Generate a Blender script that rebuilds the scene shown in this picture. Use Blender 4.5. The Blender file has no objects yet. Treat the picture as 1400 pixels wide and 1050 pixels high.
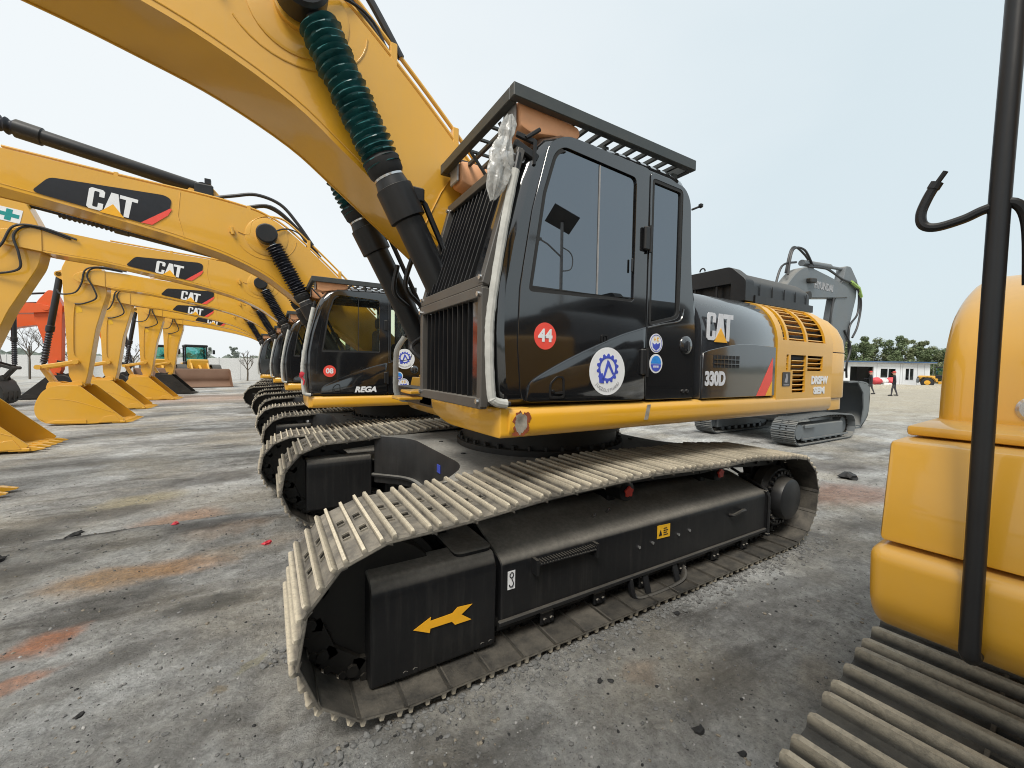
import bpy, bmesh, math, random
from mathutils import Vector, Matrix, noise
from math import sin, cos, pi, radians, sqrt, atan2, hypot
random.seed(7)
S = bpy.context.scene
COL = S.collection
# ------------------------------------------------------------------ camera
F_PX, W_PX = 555.2, 1400.0
yaw, pitch, roll = radians(30.93), radians(-2.35), radians(.89)
f0 = Vector((sin(yaw), cos(yaw), 0)); r0 = Vector((cos(yaw), -sin(yaw), 0)); u0 = Vector((0, 0, 1))
fw = f0*cos(pitch)+u0*sin(pitch); up = u0*cos(pitch)-f0*sin(pitch)
rt = r0*cos(roll)+up*sin(roll); up2 = up*cos(roll)-r0*sin(roll)
cam = bpy.data.cameras.new('camera'); co = bpy.data.objects.new('camera', cam); COL.objects.link(co)
cam.sensor_width = 36; cam.lens = 36*F_PX/W_PX; cam.clip_start = .05; cam.clip_end = 5000
M = Matrix((rt, up2, -fw)).transposed().to_4x4(); M.translation = (0, 0, 1.65)
co.matrix_world = M
S.camera = co
# ------------------------------------------------------------------ world, sun, exposure
SUN_EL, SUN_AZ = radians(55), radians(229)      # azimuth clockwise from +Y
w = bpy.data.worlds.new('World'); S.world = w; w.use_nodes = True
nt = w.node_tree; N = nt.nodes; L = nt.links; N.clear()
out = N.new('ShaderNodeOutputWorld')
sky = N.new('ShaderNodeTexSky'); sky.sky_type = 'NISHITA'; sky.sun_disc = False
sky.sun_elevation = SUN_EL; sky.sun_rotation = SUN_AZ; sky.air_density = 1.2; sky.dust_density = 4
b1 = N.new('ShaderNodeBackground'); b1.inputs[1].default_value = .12; L.new(sky.outputs[0], b1.inputs[0])
tc = N.new('ShaderNodeTexCoord')
# a smooth overcast veil: pale, slightly brighter where the cloud is thin
dt = N.new('ShaderNodeVectorMath'); dt.operation = 'DOT_PRODUCT'; dt.inputs[1].default_value = (-.75, .55, .36)
L.new(tc.outputs['Generated'], dt.inputs[0])
mp = N.new('ShaderNodeMapping'); mp.inputs['Scale'].default_value = (1, 1, 2.4); L.new(tc.outputs['Generated'], mp.inputs[0])
nz = N.new('ShaderNodeTexNoise'); nz.inputs['Scale'].default_value = 1.6; nz.inputs['Detail'].default_value = 5; nz.inputs['Roughness'].default_value = .5
L.new(mp.outputs[0], nz.inputs['Vector'])
ma = N.new('ShaderNodeMath'); ma.operation = 'MULTIPLY_ADD'; ma.inputs[1].default_value = .75; L.new(nz.outputs[0], ma.inputs[0]); L.new(dt.outputs['Value'], ma.inputs[2])
rp = N.new('ShaderNodeValToRGB'); L.new(ma.outputs[0], rp.inputs[0])
e = rp.color_ramp.elements; e[0].position = .0; e[0].color = (.735, .84, .885, 1); e[1].position = 1.1; e[1].color = (.94, .985, 1.0, 1)
m_ = rp.color_ramp.elements.new(.62); m_.color = (.87, .935, .965, 1)
b2 = N.new('ShaderNodeBackground'); b2.inputs[1].default_value = .75; L.new(rp.outputs[0], b2.inputs[0])
mx = N.new('ShaderNodeMixShader'); mx.inputs[0].default_value = .92
L.new(b1.outputs[0], mx.inputs[1]); L.new(b2.outputs[0], mx.inputs[2]); L.new(mx.outputs[0], out.inputs[0])
sl = bpy.data.lights.new('sun', 'SUN'); so = bpy.data.objects.new('sun', sl); COL.objects.link(so)
sl.energy = 2.6; sl.angle = radians(22); sl.color = (1, .95, .87)
sd = Vector((sin(SUN_AZ)*cos(SUN_EL), cos(SUN_AZ)*cos(SUN_EL), sin(SUN_EL)))
so.rotation_euler = sd.to_track_quat('Z', 'Y').to_euler(); so.location = sd*60
S.view_settings.view_transform = 'Standard'; S.view_settings.look = 'None'
S.view_settings.exposure = 0.42; S.view_settings.gamma = 1; S.view_settings.use_curve_mapping = False
S.render.engine = 'CYCLES'
S.cycles.max_bounces = 6; S.cycles.transparent_max_bounces = 12; S.cycles.use_denoising = True; S.cycles.filter_width = 1.05

# ------------------------------------------------------------------ materials
MATS = {}
def nodes(name):
    m = bpy.data.materials.new(name); m.use_nodes = True
    MATS[name] = m
    return m, m.node_tree.nodes, m.node_tree.links, m.node_tree.nodes['Principled BSDF']
def noise_n(N, L, scale, detail=6, rough=.6, vec=None, coord='Object', stretch=None):
    n = N.new('ShaderNodeTexNoise'); n.inputs['Scale'].default_value = scale; n.inputs['Detail'].default_value = detail; n.inputs['Roughness'].default_value = rough
    if vec is None:
        t = N.new('ShaderNodeTexCoord'); vec = t.outputs[coord]
    if stretch:
        q = N.new('ShaderNodeMapping'); q.inputs['Scale'].default_value = stretch; L.new(vec, q.inputs[0]); vec = q.outputs[0]
    L.new(vec, n.inputs['Vector'])
    return n.outputs[0]
def ramp(N, L, src, stops):
    r = N.new('ShaderNodeValToRGB'); L.new(src, r.inputs[0]); el = r.color_ramp.elements
    while len(el) < len(stops): el.new(.5)
    for q, (p, c) in zip(el, stops):
        q.position = p; q.color = (c, c, c, 1) if not isinstance(c, tuple) else (*c, 1)
    return r.outputs[0]
def mixc(N, L, fac, a, b, mode='MIX'):
    m = N.new('ShaderNodeMix'); m.data_type = 'RGBA'; m.blend_type = mode
    for i, v in ((0, fac), (6, a), (7, b)):
        if isinstance(v, (int, float)): m.inputs[i].default_value = v
        elif isinstance(v, tuple): m.inputs[i].default_value = (*v, 1)
        else: L.new(v, m.inputs[i])
    return m.outputs[2]
def mul(N, L, a, b, op='MULTIPLY'):
    m = N.new('ShaderNodeMath'); m.operation = op
    for i, v in enumerate((a, b)):
        if isinstance(v, (int, float)): m.inputs[i].default_value = v
        else: L.new(v, m.inputs[i])
    return m.outputs[0]
def bump(N, L, b, h, dist, strength=1):
    q = N.new('ShaderNodeBump'); q.inputs['Distance'].default_value = dist; q.inputs['Strength'].default_value = strength
    L.new(h, q.inputs['Height']); L.new(q.outputs[0], b.inputs['Normal'])
def paint(name, col, rough=.3, dust=(.3, .27, .22), side=.12, topd=.5, metal=0, spec=.5, orange=.004, streak=0, coat=0):
    """painted or bare metal: patchy dust on every face, thicker on faces that look up, fine orange peel"""
    m, N, L, b = nodes(name)
    big = noise_n(N, L, 1.7, 6, .65); fine = noise_n(N, L, 38, 4, .7)
    patch = ramp(N, L, big, [(.35, 0), (.75, 1)])
    g = N.new('ShaderNodeNewGeometry'); sx = N.new('ShaderNodeSeparateXYZ'); L.new(g.outputs['Normal'], sx.inputs[0])
    upf = ramp(N, L, sx.outputs[2], [(.35, 0), (.85, 1)])
    a = mul(N, L, patch, side); c = mul(N, L, mul(N, L, upf, topd), ramp(N, L, big, [(.2, .45), (.7, 1)]))
    d = mul(N, L, a, c, 'ADD')
    if streak:
        st = noise_n(N, L, 5, 4, .6, stretch=(6, 6, .35)); d = mul(N, L, d, mul(N, L, ramp(N, L, st, [(.5, 0), (.8, 1)]), streak), 'ADD')
    d = mul(N, L, d, ramp(N, L, fine, [(.25, .6), (.75, 1)])); 
    cl = N.new('ShaderNodeClamp'); L.new(d, cl.inputs[0]); d = cl.outputs[0]
    v = mixc(N, L, ramp(N, L, noise_n(N, L, .6, 3), [(.3, 0), (.7, 1)]), tuple(x*.93 for x in col), tuple(min(1, x*1.05) for x in col))
    L.new(mixc(N, L, d, v, dust), b.inputs['Base Color'])
    r = N.new('ShaderNodeMapRange'); r.inputs[1].default_value = 0; r.inputs[2].default_value = .6; r.inputs[3].default_value = rough; r.inputs[4].default_value = .85
    L.new(d, r.inputs[0]); L.new(r.outputs[0], b.inputs['Roughness'])
    b.inputs['Metallic'].default_value = metal; b.inputs['Specular IOR Level'].default_value = spec
    b.inputs['Coat Weight'].default_value = coat; b.inputs['Coat Roughness'].default_value = .06; b.inputs['Coat IOR'].default_value = 1.7
    if orange: bump(N, L, b, noise_n(N, L, 9, 3, .5), orange, .35)
    return m
def plain(name, col, rough=.5, metal=0, emit=0, spec=.5, var=.12):
    m, N, L, b = nodes(name)
    n = noise_n(N, L, 14, 5, .6)
    L.new(mixc(N, L, ramp(N, L, n, [(.3, 0), (.7, 1)]), tuple(x*(1-var) for x in col), tuple(min(1, x*(1+var)) for x in col)), b.inputs['Base Color'])
    b.inputs['Roughness'].default_value = rough; b.inputs['Metallic'].default_value = metal; b.inputs['Specular IOR Level'].default_value = spec
    return m
YEL = (.70, .36, .020)
paint('yellow_paint', YEL, .30, side=.17, topd=.35, dust=(.40, .31, .19), coat=.45, streak=.06)
paint('orange_paint', (.75, .11, .02), .35, side=.1)
paint('grey_paint', (.11, .127, .14), .4, side=.22, topd=.5)
paint('black_paint', (.009, .0095, .011), .10, side=.03, topd=.25, dust=(.22, .21, .19), orange=.0015, coat=1)
paint('grey_black_paint', (.022, .024, .028), .14, side=.03, topd=.3, dust=(.24, .24, .235), orange=.0015, streak=.03, coat=1)
paint('frame_black', (.008, .0085, .010), .36, side=.035, topd=1.0, dust=(.36, .335, .29), streak=.05, spec=.35)
paint('dusty_black', (.013, .013, .014), .4, side=.12, topd=1.0, dust=(.33, .32, .29), streak=.05)
paint('satin_black', (.010, .0105, .012), .38, side=.04, topd=.30, spec=.4)
paint('guard_bronze', (.060, .056, .052), .42, side=.2, topd=.4)
paint('roof_guard_grey', (.03, .037, .038), .4, side=.15, topd=.2)
paint('dark_steel', (.016, .015, .014), .5, side=.2, topd=.5, metal=.2, dust=(.13, .115, .09))
paint('bucket_brown', (.16, .085, .05), .6, side=.4, topd=.4, dust=(.23, .15, .1))
paint('white_panel', (.72, .74, .76), .5, side=.15, dust=(.5, .48, .44))
paint('blue_paint', (.03, .09, .2), .4)
plain('pale_stone', (.30, .295, .28), .9, var=.35)
plain('tan_stone', (.20, .175, .135), .9, var=.35)
plain('rubber', (.018, .018, .018), .75)
plain('hose', (.02, .02, .021), .5)
plain('gaiter_teal', (.012, .085, .088), .36, var=.4)
plain('gaiter_black', (.012, .013, .02), .5, var=.3)
plain('foam', (.45, .45, .42), .9, var=.15)
plain('lamp_cover', (.85, .43, .22), .55, var=.05)
plain('lamp_face', (.3, .29, .28), .3)
plain('decal_white', (.78, .79, .8), .35, var=.04)
plain('decal_cream', (.62, .63, .66), .4, var=.1)
plain('decal_red', (.82, .085, .06), .4, var=.05)
plain('decal_black', (.012, .013, .017), .3, var=.2)
plain('decal_amber', (.85, .42, .02), .4, var=.05)
plain('decal_blue', (.06, .09, .5), .4, var=.25)
plain('decal_sky', (.03, .25, .7), .4, var=.3)
plain('decal_teal', (.0, .25, .24), .5, var=.05)
plain('decal_grey', (.33, .33, .34), .5)
plain('decal_hazard', (.8, .45, .02), .5)
plain('chrome', (.6, .6, .6), .25, metal=.9)
plain('scraped_steel', (.34, .31, .26), .6, metal=.3, var=.5)
plain('rust', (.25, .06, .02), .8, var=.4)
plain('seat_cloth', (.03, .03, .035), .8)
plain('skin', (.5, .29, .2), .5)
plain('dark_cloth', (.012, .013, .018), .85, var=.3)
plain('grey_cloth', (.05, .05, .055), .85)
plain('cap_red', (.5, .05, .04), .7)
plain('tarp_red', (.55, .06, .07), .6)
plain('tarp_white', (.6, .6, .58), .6)
plain('bark', (.09, .07, .05), .9, var=.4)
plain('stone', (.14, .14, .135), .9, var=.4)
plain('dark_lump', (.02, .02, .02), .8, var=.4)
plain('litter_red', (.6, .04, .06), .6)
plain('plaster', (.5, .5, .49), .85, var=.15)
plain('room_shade', (.05, .055, .055), .7, var=.3)
plain('lime_rod', (.3, .45, .1), .5)
def glass(name, tint, ior, rough=.0):
    m = bpy.data.materials.new(name); m.use_nodes = True; MATS[name] = m
    N, L = m.node_tree.nodes, m.node_tree.links; N.clear()
    o = N.new('ShaderNodeOutputMaterial'); t = N.new('ShaderNodeBsdfTransparent'); t.inputs[0].default_value = (*tint, 1)
    g = N.new('ShaderNodeBsdfGlossy'); g.inputs['Roughness'].default_value = rough; g.inputs[0].default_value = (.82, .90, 1, 1)
    f = N.new('ShaderNodeFresnel'); f.inputs[0].default_value = ior
    mx = N.new('ShaderNodeMixShader'); L.new(f.outputs[0], mx.inputs[0]); L.new(t.outputs[0], mx.inputs[1]); L.new(g.outputs[0], mx.inputs[2])
    # a film of dust
    d = N.new('ShaderNodeBsdfDiffuse'); d.inputs[0].default_value = (.3, .3, .28, 1)
    tc = N.new('ShaderNodeTexCoord'); n = N.new('ShaderNodeTexNoise'); n.inputs['Scale'].default_value = 2.2; n.inputs['Detail'].default_value = 8
    L.new(tc.outputs['Object'], n.inputs['Vector']); q = N.new('ShaderNodeMapRange'); q.inputs[1].default_value = .45; q.inputs[2].default_value = .8; q.inputs[3].default_value = .01; q.inputs[4].default_value = .06
    L.new(n.outputs[0], q.inputs[0]); m2 = N.new('ShaderNodeMixShader'); L.new(q.outputs[0], m2.inputs[0]); L.new(mx.outputs[0], m2.inputs[1]); L.new(d.outputs[0], m2.inputs[2])
    L.new(m2.outputs[0], o.inputs[0])
    return m
glass('glass_tinted', (.02, .022, .025), 2.75)
glass('glass_clear', (.96, .98, .90), 1.22)
glass('glass_teal', (.55, .85, .82), 2.2)
glass('glass_dark', (.06, .07, .08), 1.8)
# crumpled clear plastic
m, N, L, b = nodes('plastic_film')
b.inputs['Base Color'].default_value = (.48, .48, .46, 1); b.inputs['Roughness'].default_value = .25; b.inputs['Alpha'].default_value = .82
bump(N, L, b, noise_n(N, L, 11, 3, .55), .02)
L.new(ramp(N, L, noise_n(N, L, 16, 4), [(.3, .45), (.65, .85)]), b.inputs['Alpha'])
# track shoes: rolled steel, dry mud on the plates, pale worn grouser tips
m, N, L, b = nodes('track_shoe_steel')
t = N.new('ShaderNodeTexCoord'); sx = N.new('ShaderNodeSeparateXYZ'); L.new(t.outputs['Object'], sx.inputs[0])
oi = N.new('ShaderNodeObjectInfo')
va = N.new('ShaderNodeVectorMath'); va.operation = 'ADD'; L.new(t.outputs['Object'], va.inputs[0])
cx = N.new('ShaderNodeCombineXYZ'); L.new(mul(N, L, oi.outputs['Random'], 40), cx.inputs[0]); L.new(cx.outputs[0], va.inputs[1])
n1 = noise_n(N, L, 7, 7, .7, vec=va.outputs[0]); n2 = noise_n(N, L, 60, 5, .7, vec=va.outputs[0])
tip = ramp(N, L, sx.outputs[2], [(.006, 0), (.024, 1)])
mud = ramp(N, L, n1, [(.32, 0), (.62, 1)])
base = mixc(N, L, mud, (.06, .057, .052), (.215, .195, .16))
inner = ramp(N, L, mul(N, L, sx.outputs[2], .0125, 'ADD'), [(.0005, 1), (.002, 0)])
c = mixc(N, L, mul(N, L, tip, ramp(N, L, n2, [(.25, .45), (.55, 1)])), base, (.50, .445, .34))
c = mixc(N, L, inner, c, mixc(N, L, mud, (.028, .027, .025), (.10, .09, .074)))
c = mixc(N, L, 1.0, c, ramp(N, L, oi.outputs['Random'], [(0, .72), (.5, 1.0), (1, 1.22)]), 'MULTIPLY')
L.new(c, b.inputs['Base Color']); b.inputs['Roughness'].default_value = .62; b.inputs['Metallic'].default_value = .1
bump(N, L, b, n2, .004, .8)

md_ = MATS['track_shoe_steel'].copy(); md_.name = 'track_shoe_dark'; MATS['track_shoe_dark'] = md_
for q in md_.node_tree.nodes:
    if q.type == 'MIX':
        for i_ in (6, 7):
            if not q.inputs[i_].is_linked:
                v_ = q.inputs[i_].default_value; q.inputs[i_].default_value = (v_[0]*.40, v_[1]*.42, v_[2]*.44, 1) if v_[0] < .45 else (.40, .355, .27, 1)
# ------------------------------------------------------------------ mesh helpers
def rr(pts, r, n=4):
    """polygon with rounded corners; r a number or one per corner"""
    o = []; k = len(pts)
    for i in range(k):
        p0, p, p1 = Vector(pts[i-1]), Vector(pts[i]), Vector(pts[(i+1) % k]); ri = r[i] if isinstance(r, (list, tuple)) else r
        if ri <= 0: o.append(tuple(p)); continue
        a = (p0-p).normalized(); c = (p1-p).normalized(); ri = min(ri, (p0-p).length*.49, (p1-p).length*.49)
        A = p+a*ri; C = p+c*ri
        for j in range(n+1):
            t = j/n; o.append(tuple(A*(1-t)**2+p*2*t*(1-t)+C*t*t))
    return o
def cr(pts, n=5, closed=False):
    P = [Vector(p) for p in pts]; o = []; k = len(P)
    for i in range(k if closed else k-1):
        if closed: a, b, c, d = P[i-1], P[i], P[(i+1) % k], P[(i+2) % k]
        else: a = P[max(i-1, 0)]; b = P[i]; c = P[i+1]; d = P[min(i+2, k-1)]
        for j in range(n):
            t = j/n; o.append(.5*((2*b)+(c-a)*t+(2*a-5*b+4*c-d)*t*t+(3*b-a-3*c+d)*t**3))
    if not closed: o.append(P[-1])
    return [tuple(v) for v in o]
def circ(cx, cz, r, n=24, a0=0): return [(cx+r*cos(a0+2*pi*i/n), cz+r*sin(a0+2*pi*i/n)) for i in range(n)]
class MB:
    def __init__(s): s.bm = bmesh.new()
    def _merge(s, b2, mat=None):
        if mat is not None: b2.transform(mat)
        me = bpy.data.meshes.new('tmp'); b2.to_mesh(me); b2.free(); s.bm.from_mesh(me); bpy.data.meshes.remove(me)
    def plate(s, outer, holes=(), a=0., b=1., axis='Y', bev=0., seg=1, mat=None, tilt=None):
        b2 = bmesh.new(); E = []
        mk = {'Y': lambda u, v: (u, a, v), 'X': lambda u, v: (a, u, v), 'Z': lambda u, v: (u, v, a)}[axis]
        for loop in [outer]+list(holes):
            vs = []
            for p in loop:
                q = mk(*p)
                if not vs or (Vector(q)-vs[-1].co).length > 1e-5: vs.append(b2.verts.new(q))
            if (vs[0].co-vs[-1].co).length < 1e-5: b2.verts.remove(vs.pop())
            E += [b2.edges.new((vs[i-1], vs[i])) for i in range(len(vs))]
        if holes: bmesh.ops.triangle_fill(b2, use_beauty=True, edges=E)
        else: bmesh.ops.contextual_create(b2, geom=E)
        d = {'Y': (0, b-a, 0), 'X': (b-a, 0, 0), 'Z': (0, 0, b-a)}[axis]
        ret = bmesh.ops.extrude_face_region(b2, geom=list(b2.faces))
        bmesh.ops.translate(b2, vec=d, verts=[g for g in ret['geom'] if isinstance(g, bmesh.types.BMVert)])
        bmesh.ops.recalc_face_normals(b2, faces=list(b2.faces))
        if bev > 0:
            ed = [e for e in b2.edges if len(e.link_faces) == 2 and e.calc_face_angle(0) > radians(50)]
            bmesh.ops.bevel(b2, geom=ed, offset=bev, segments=seg, affect='EDGES', profile=.5, clamp_overlap=True)
        s._merge(b2, mat); return s
    def box(s, x0, x1, y0, y1, z0, z1, bev=0., seg=1, mat=None):
        b2 = bmesh.new()
        bmesh.ops.create_cube(b2, size=1, matrix=Matrix.Translation(((x0+x1)/2, (y0+y1)/2, (z0+z1)/2)) @ Matrix.Diagonal((x1-x0, y1-y0, z1-z0, 1)))
        if bev > 0: bmesh.ops.bevel(b2, geom=list(b2.edges), offset=min(bev, .45*min(x1-x0, y1-y0, z1-z0)), segments=seg, affect='EDGES', profile=.5, clamp_overlap=True)
        s._merge(b2, mat); return s
    def bar(s, p0, p1, wd, ht, bev=0., upv=(0, 0, 1)):
        p0, p1 = Vector(p0), Vector(p1); x = (p1-p0); l = x.length; x.normalize(); y = Vector(upv).cross(x)
        if y.length < 1e-4: y = Vector((0, 1, 0)).cross(x)
        y.normalize(); z = x.cross(y); m = Matrix((x, y, z)).transposed().to_4x4(); m.translation = p0
        return s.box(0, l, -wd/2, wd/2, -ht/2, ht/2, bev, 1, m)
    def rings(s, rings, closed=True, cap=True):
        vs = [[s.bm.verts.new(p) for p in r] for r in rings]; n = len(vs[0])
        for a, b in zip(vs, vs[1:]):
            for i in range(n if closed else n-1):
                j = (i+1) % n
                try: s.bm.faces.new((a[i], a[j], b[j], b[i]))
                except ValueError: pass
        if cap and closed:
            s.bm.faces.new(vs[0][::-1]); s.bm.faces.new(vs[-1])
        return s
    def tube(s, pts, r, n=10, cap=True, flat=1.):
        P = [Vector(p) for p in pts]; R = r if isinstance(r, (list, tuple)) else [r]*len(P)
        T = [(P[min(i+1, len(P)-1)]-P[max(i-1, 0)]).normalized() for i in range(len(P))]
        a = Vector((0, 0, 1)) if abs(T[0].z) < .9 else Vector((1, 0, 0)); u = (a-T[0]*a.dot(T[0])).normalized(); rg = []
        for p, t, q in zip(P, T, R):
            u = (u-t*u.dot(t)).normalized(); v = t.cross(u)
            rg.append([p+u*q*cos(2*pi*k/n)+v*q*flat*sin(2*pi*k/n) for k in range(n)])
        return s.rings(rg, True, cap)
    def cyl(s, p0, p1, r0, r1=None, n=20, bev=0):
        r1 = r0 if r1 is None else r1
        if bev:
            P0, P1 = Vector(p0), Vector(p1); d = (P1-P0).normalized()*bev
            return s.tube([P0, P0+d, P1-d, P1], [r0-bev, r0, r1, r1-bev], n)
        return s.tube([p0, p1], [r0, r1], n)
    def lathe(s, p0, ax, prof, n=24):
        p0 = Vector(p0); ax = Vector(ax).normalized()
        return s.tube([p0+ax*t for t, r in prof], [max(r, .0004) for t, r in prof], n) if all(prof[i+1][0] > prof[i][0] for i in range(len(prof)-1)) else s._lathe(p0, ax, prof, n)
    def _lathe(s, p0, ax, prof, n):
        a = Vector((0, 0, 1)) if abs(ax.z) < .9 else Vector((1, 0, 0)); u = (a-ax*a.dot(ax)).normalized(); v = ax.cross(u)
        return s.rings([[p0+ax*t+(u*cos(2*pi*k/n)+v*sin(2*pi*k/n))*max(r, .0004) for k in range(n)] for t, r in prof])
    def ball(s, c, r, sub=2, sc=(1, 1, 1), jit=0):
        b2 = bmesh.new(); bmesh.ops.create_icosphere(b2, subdivisions=sub, radius=r)
        for v in b2.verts:
            if jit: v.co *= 1+jit*(noise.noise(v.co*(2/r)+Vector(c)*9))
            v.co = Vector((v.co.x*sc[0], v.co.y*sc[1], v.co.z*sc[2]))
        s._merge(b2, Matrix.Translation(c)); return s
    def text(s, txt, size, loc, rot=(pi/2, 0, 0), bold=0., ext=.002, shear=0., align='CENTER', sx=1.):
        cu = bpy.data.curves.new('t', 'FONT'); cu.body = txt; cu.size = size; cu.extrude = ext; cu.offset = bold; cu.shear = shear; cu.align_x = align; cu.align_y = 'CENTER'; cu.resolution_u = 4
        o = bpy.data.objects.new('t', cu); me = bpy.data.meshes.new_from_object(o)
        m = Matrix.Translation(loc) @ (rot if isinstance(rot, Matrix) else Matrix.LocRotScale(None, __import__('mathutils').Euler(rot), None)) @ Matrix.Diagonal((sx, 1, 1, 1))
        me.transform(m); s.bm.from_mesh(me); bpy.data.objects.remove(o); bpy.data.curves.remove(cu); bpy.data.meshes.remove(me); return s
    def mesh(s, name, off=(0, 0, 0), sharp=33):
        me = bpy.data.meshes.new(name)
        if off != (0, 0, 0): bmesh.ops.translate(s.bm, vec=-Vector(off), verts=list(s.bm.verts))
        s.bm.to_mesh(me); s.bm.free()
        me.polygons.foreach_set('use_smooth', [True]*len(me.polygons)); me.set_sharp_from_angle(angle=radians(sharp)); return me
def link(name, me, mat=None, parent=None):
    o = bpy.data.objects.new(name, me); COL.objects.link(o)
    if parent is not None: o.parent = parent
    if mat and me is not None and not me.materials: me.materials.append(MATS[mat])
    return o
def tag(o, label=None, cat=None, group=None, kind=None):
    for k, v in (('label', label), ('category', cat), ('group', group), ('kind', kind)):
        if v: o[k] = v
    return o
def thing(name, loc, label, cat, group=None, rz=0):
    o = bpy.data.objects.new(name, None); COL.objects.link(o); o.location = loc; o.rotation_euler = (0, 0, rz); o.empty_display_size = .2
    return tag(o, label, cat, group)
def copy_tree(o, parent=None, skip=(), remap=None):
    c = o.copy(); COL.objects.link(c)
    if parent is not None: c.parent = parent
    if remap and c.type == 'MESH':
        for sl_ in c.material_slots:
            if sl_.material and sl_.material.name in remap:
                r_ = remap[sl_.material.name]; sl_.link = 'OBJECT'; sl_.material = MATS[r_]
    for ch in o.children:
        if ch.name.split('.')[0] in skip or ch.get('only'): continue
        copy_tree(ch, c, skip, remap)
    return c
# ------------------------------------------------------------------ ground
def sstep(a, b, x):
    t = max(0, min(1, (x-a)/(b-a))); return t*t*(3-2*t)
def gz(x, y):
    return -.25*sstep(5.15, 6.3, y)*(1-sstep(5.7, 9, x))
def axis_breaks(a, b, step, far, grow=1.22):
    v = [a+i*step for i in range(int(round((b-a)/step))+1)]
    lo, hi, s_ = v[0], v[-1], step
    left, right = [], []
    while hi < far:
        s_ *= grow; hi += s_; right.append(hi); lo -= s_; left.append(lo)
    return left[::-1]+v+right
GX = axis_breaks(-4.5, 7.5, .05, 2500); GY = axis_breaks(.2, 9.0, .05, 2500)
def ground_h(x, y):
    z = gz(x, y)
    d = hypot(x-1, y-3)
    fade = 1/(1+(d/25)**2)
    v = Vector((x*.9, y*.9, 0))
    h = .016*noise.noise(v*1.3)+.010*noise.noise(v*4.1)+.007*noise.noise(v*11)
    # old track prints: shallow ribs across two lanes beside the machines
    h += .010*noise.noise(v*6.3+Vector((3, 1, 0)))-.012
    for y0_, y1_, x1_ in ((4.42, 5.04, .25), (1.86, 2.47, .02), (9.1, 9.74, .1)):
        if y0_ < y < y1_ and x < x1_: h += .011*sin(x*2*pi/.217)*sstep(-2.2, -.4, x)*sstep(y0_, y0_+.1, y)*(1-sstep(y1_-.1, y1_, y))
    for ye in (1.80, 2.53):
        if -.1 < x < 4.8: h += .020*max(0, 1-abs(y-ye)/.10)*(.5+.8*abs(noise.noise(Vector((x*5, y*9, 4)))))
    return z+h*fade
vs, fs = [], []
nx, ny = len(GX), len(GY)
for y in GY:
    for x in GX: vs.append((x, y, ground_h(x, y)))
for j in range(ny-1):
    for i in range(nx-1):
        a = j*nx+i; fs.append((a, a+1, a+nx+1, a+nx))
me = bpy.data.meshes.new('ground'); me.from_pydata(vs, [], fs); me.polygons.foreach_set('use_smooth', [True]*len(fs))
m, N, L, b = nodes('yard_dirt')
t = N.new('ShaderNodeTexCoord'); pos = t.outputs['Object']
nb = noise_n(N, L, .35, 7, .62, vec=pos, stretch=(.55, 1.3, 1)); nm = noise_n(N, L, 1.6, 8, .68, vec=pos, stretch=(.7, 1.2, 1)); nf = noise_n(N, L, 30, 10, .82, vec=pos); ng = noise_n(N, L, 95, 5, .75, vec=pos)
nt_ = noise_n(N, L, .55, 6, .6, vec=pos)
c = mixc(N, L, ramp(N, L, nm, [(.28, 0), (.68, 1)]), (.215, .211, .199), (.465, .46, .438))
c = mixc(N, L, mul(N, L, ramp(N, L, nb, [(.49, 0), (.66, 1)]), .72), c, (.085, .082, .078))
nb2 = noise_n(N, L, 1.25, 8, .7, vec=pos, stretch=(.42, 1.5, 1))
c = mixc(N, L, mul(N, L, ramp(N, L, nb2, [(.52, 0), (.64, 1)]), .7), c, (.085, .078, .068))
# pale cement-like crust
nc = noise_n(N, L, .8, 9, .7, vec=pos, stretch=(.8, 1.1, 1)); c = mixc(N, L, mul(N, L, ramp(N, L, nc, [(.50, 0), (.64, 1)]), .7), c, (.62, .63, .62))
c = mixc(N, L, mul(N, L, ramp(N, L, nt_, [(.46, 0), (.64, 1)]), .5), c, (.46, .41, .32))
# far away the yard is pale and sandy
sx = N.new('ShaderNodeSeparateXYZ'); L.new(pos, sx.inputs[0])
fr = N.new('ShaderNodeMapRange'); fr.inputs[1].default_value = 13; fr.inputs[2].default_value = 26; L.new(sx.outputs[0], fr.inputs[0])
c = mixc(N, L, mul(N, L, fr.outputs[0], ramp(N, L, nm, [(.2, .5), (.7, 1)])), c, (.40, .36, .28))
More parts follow.
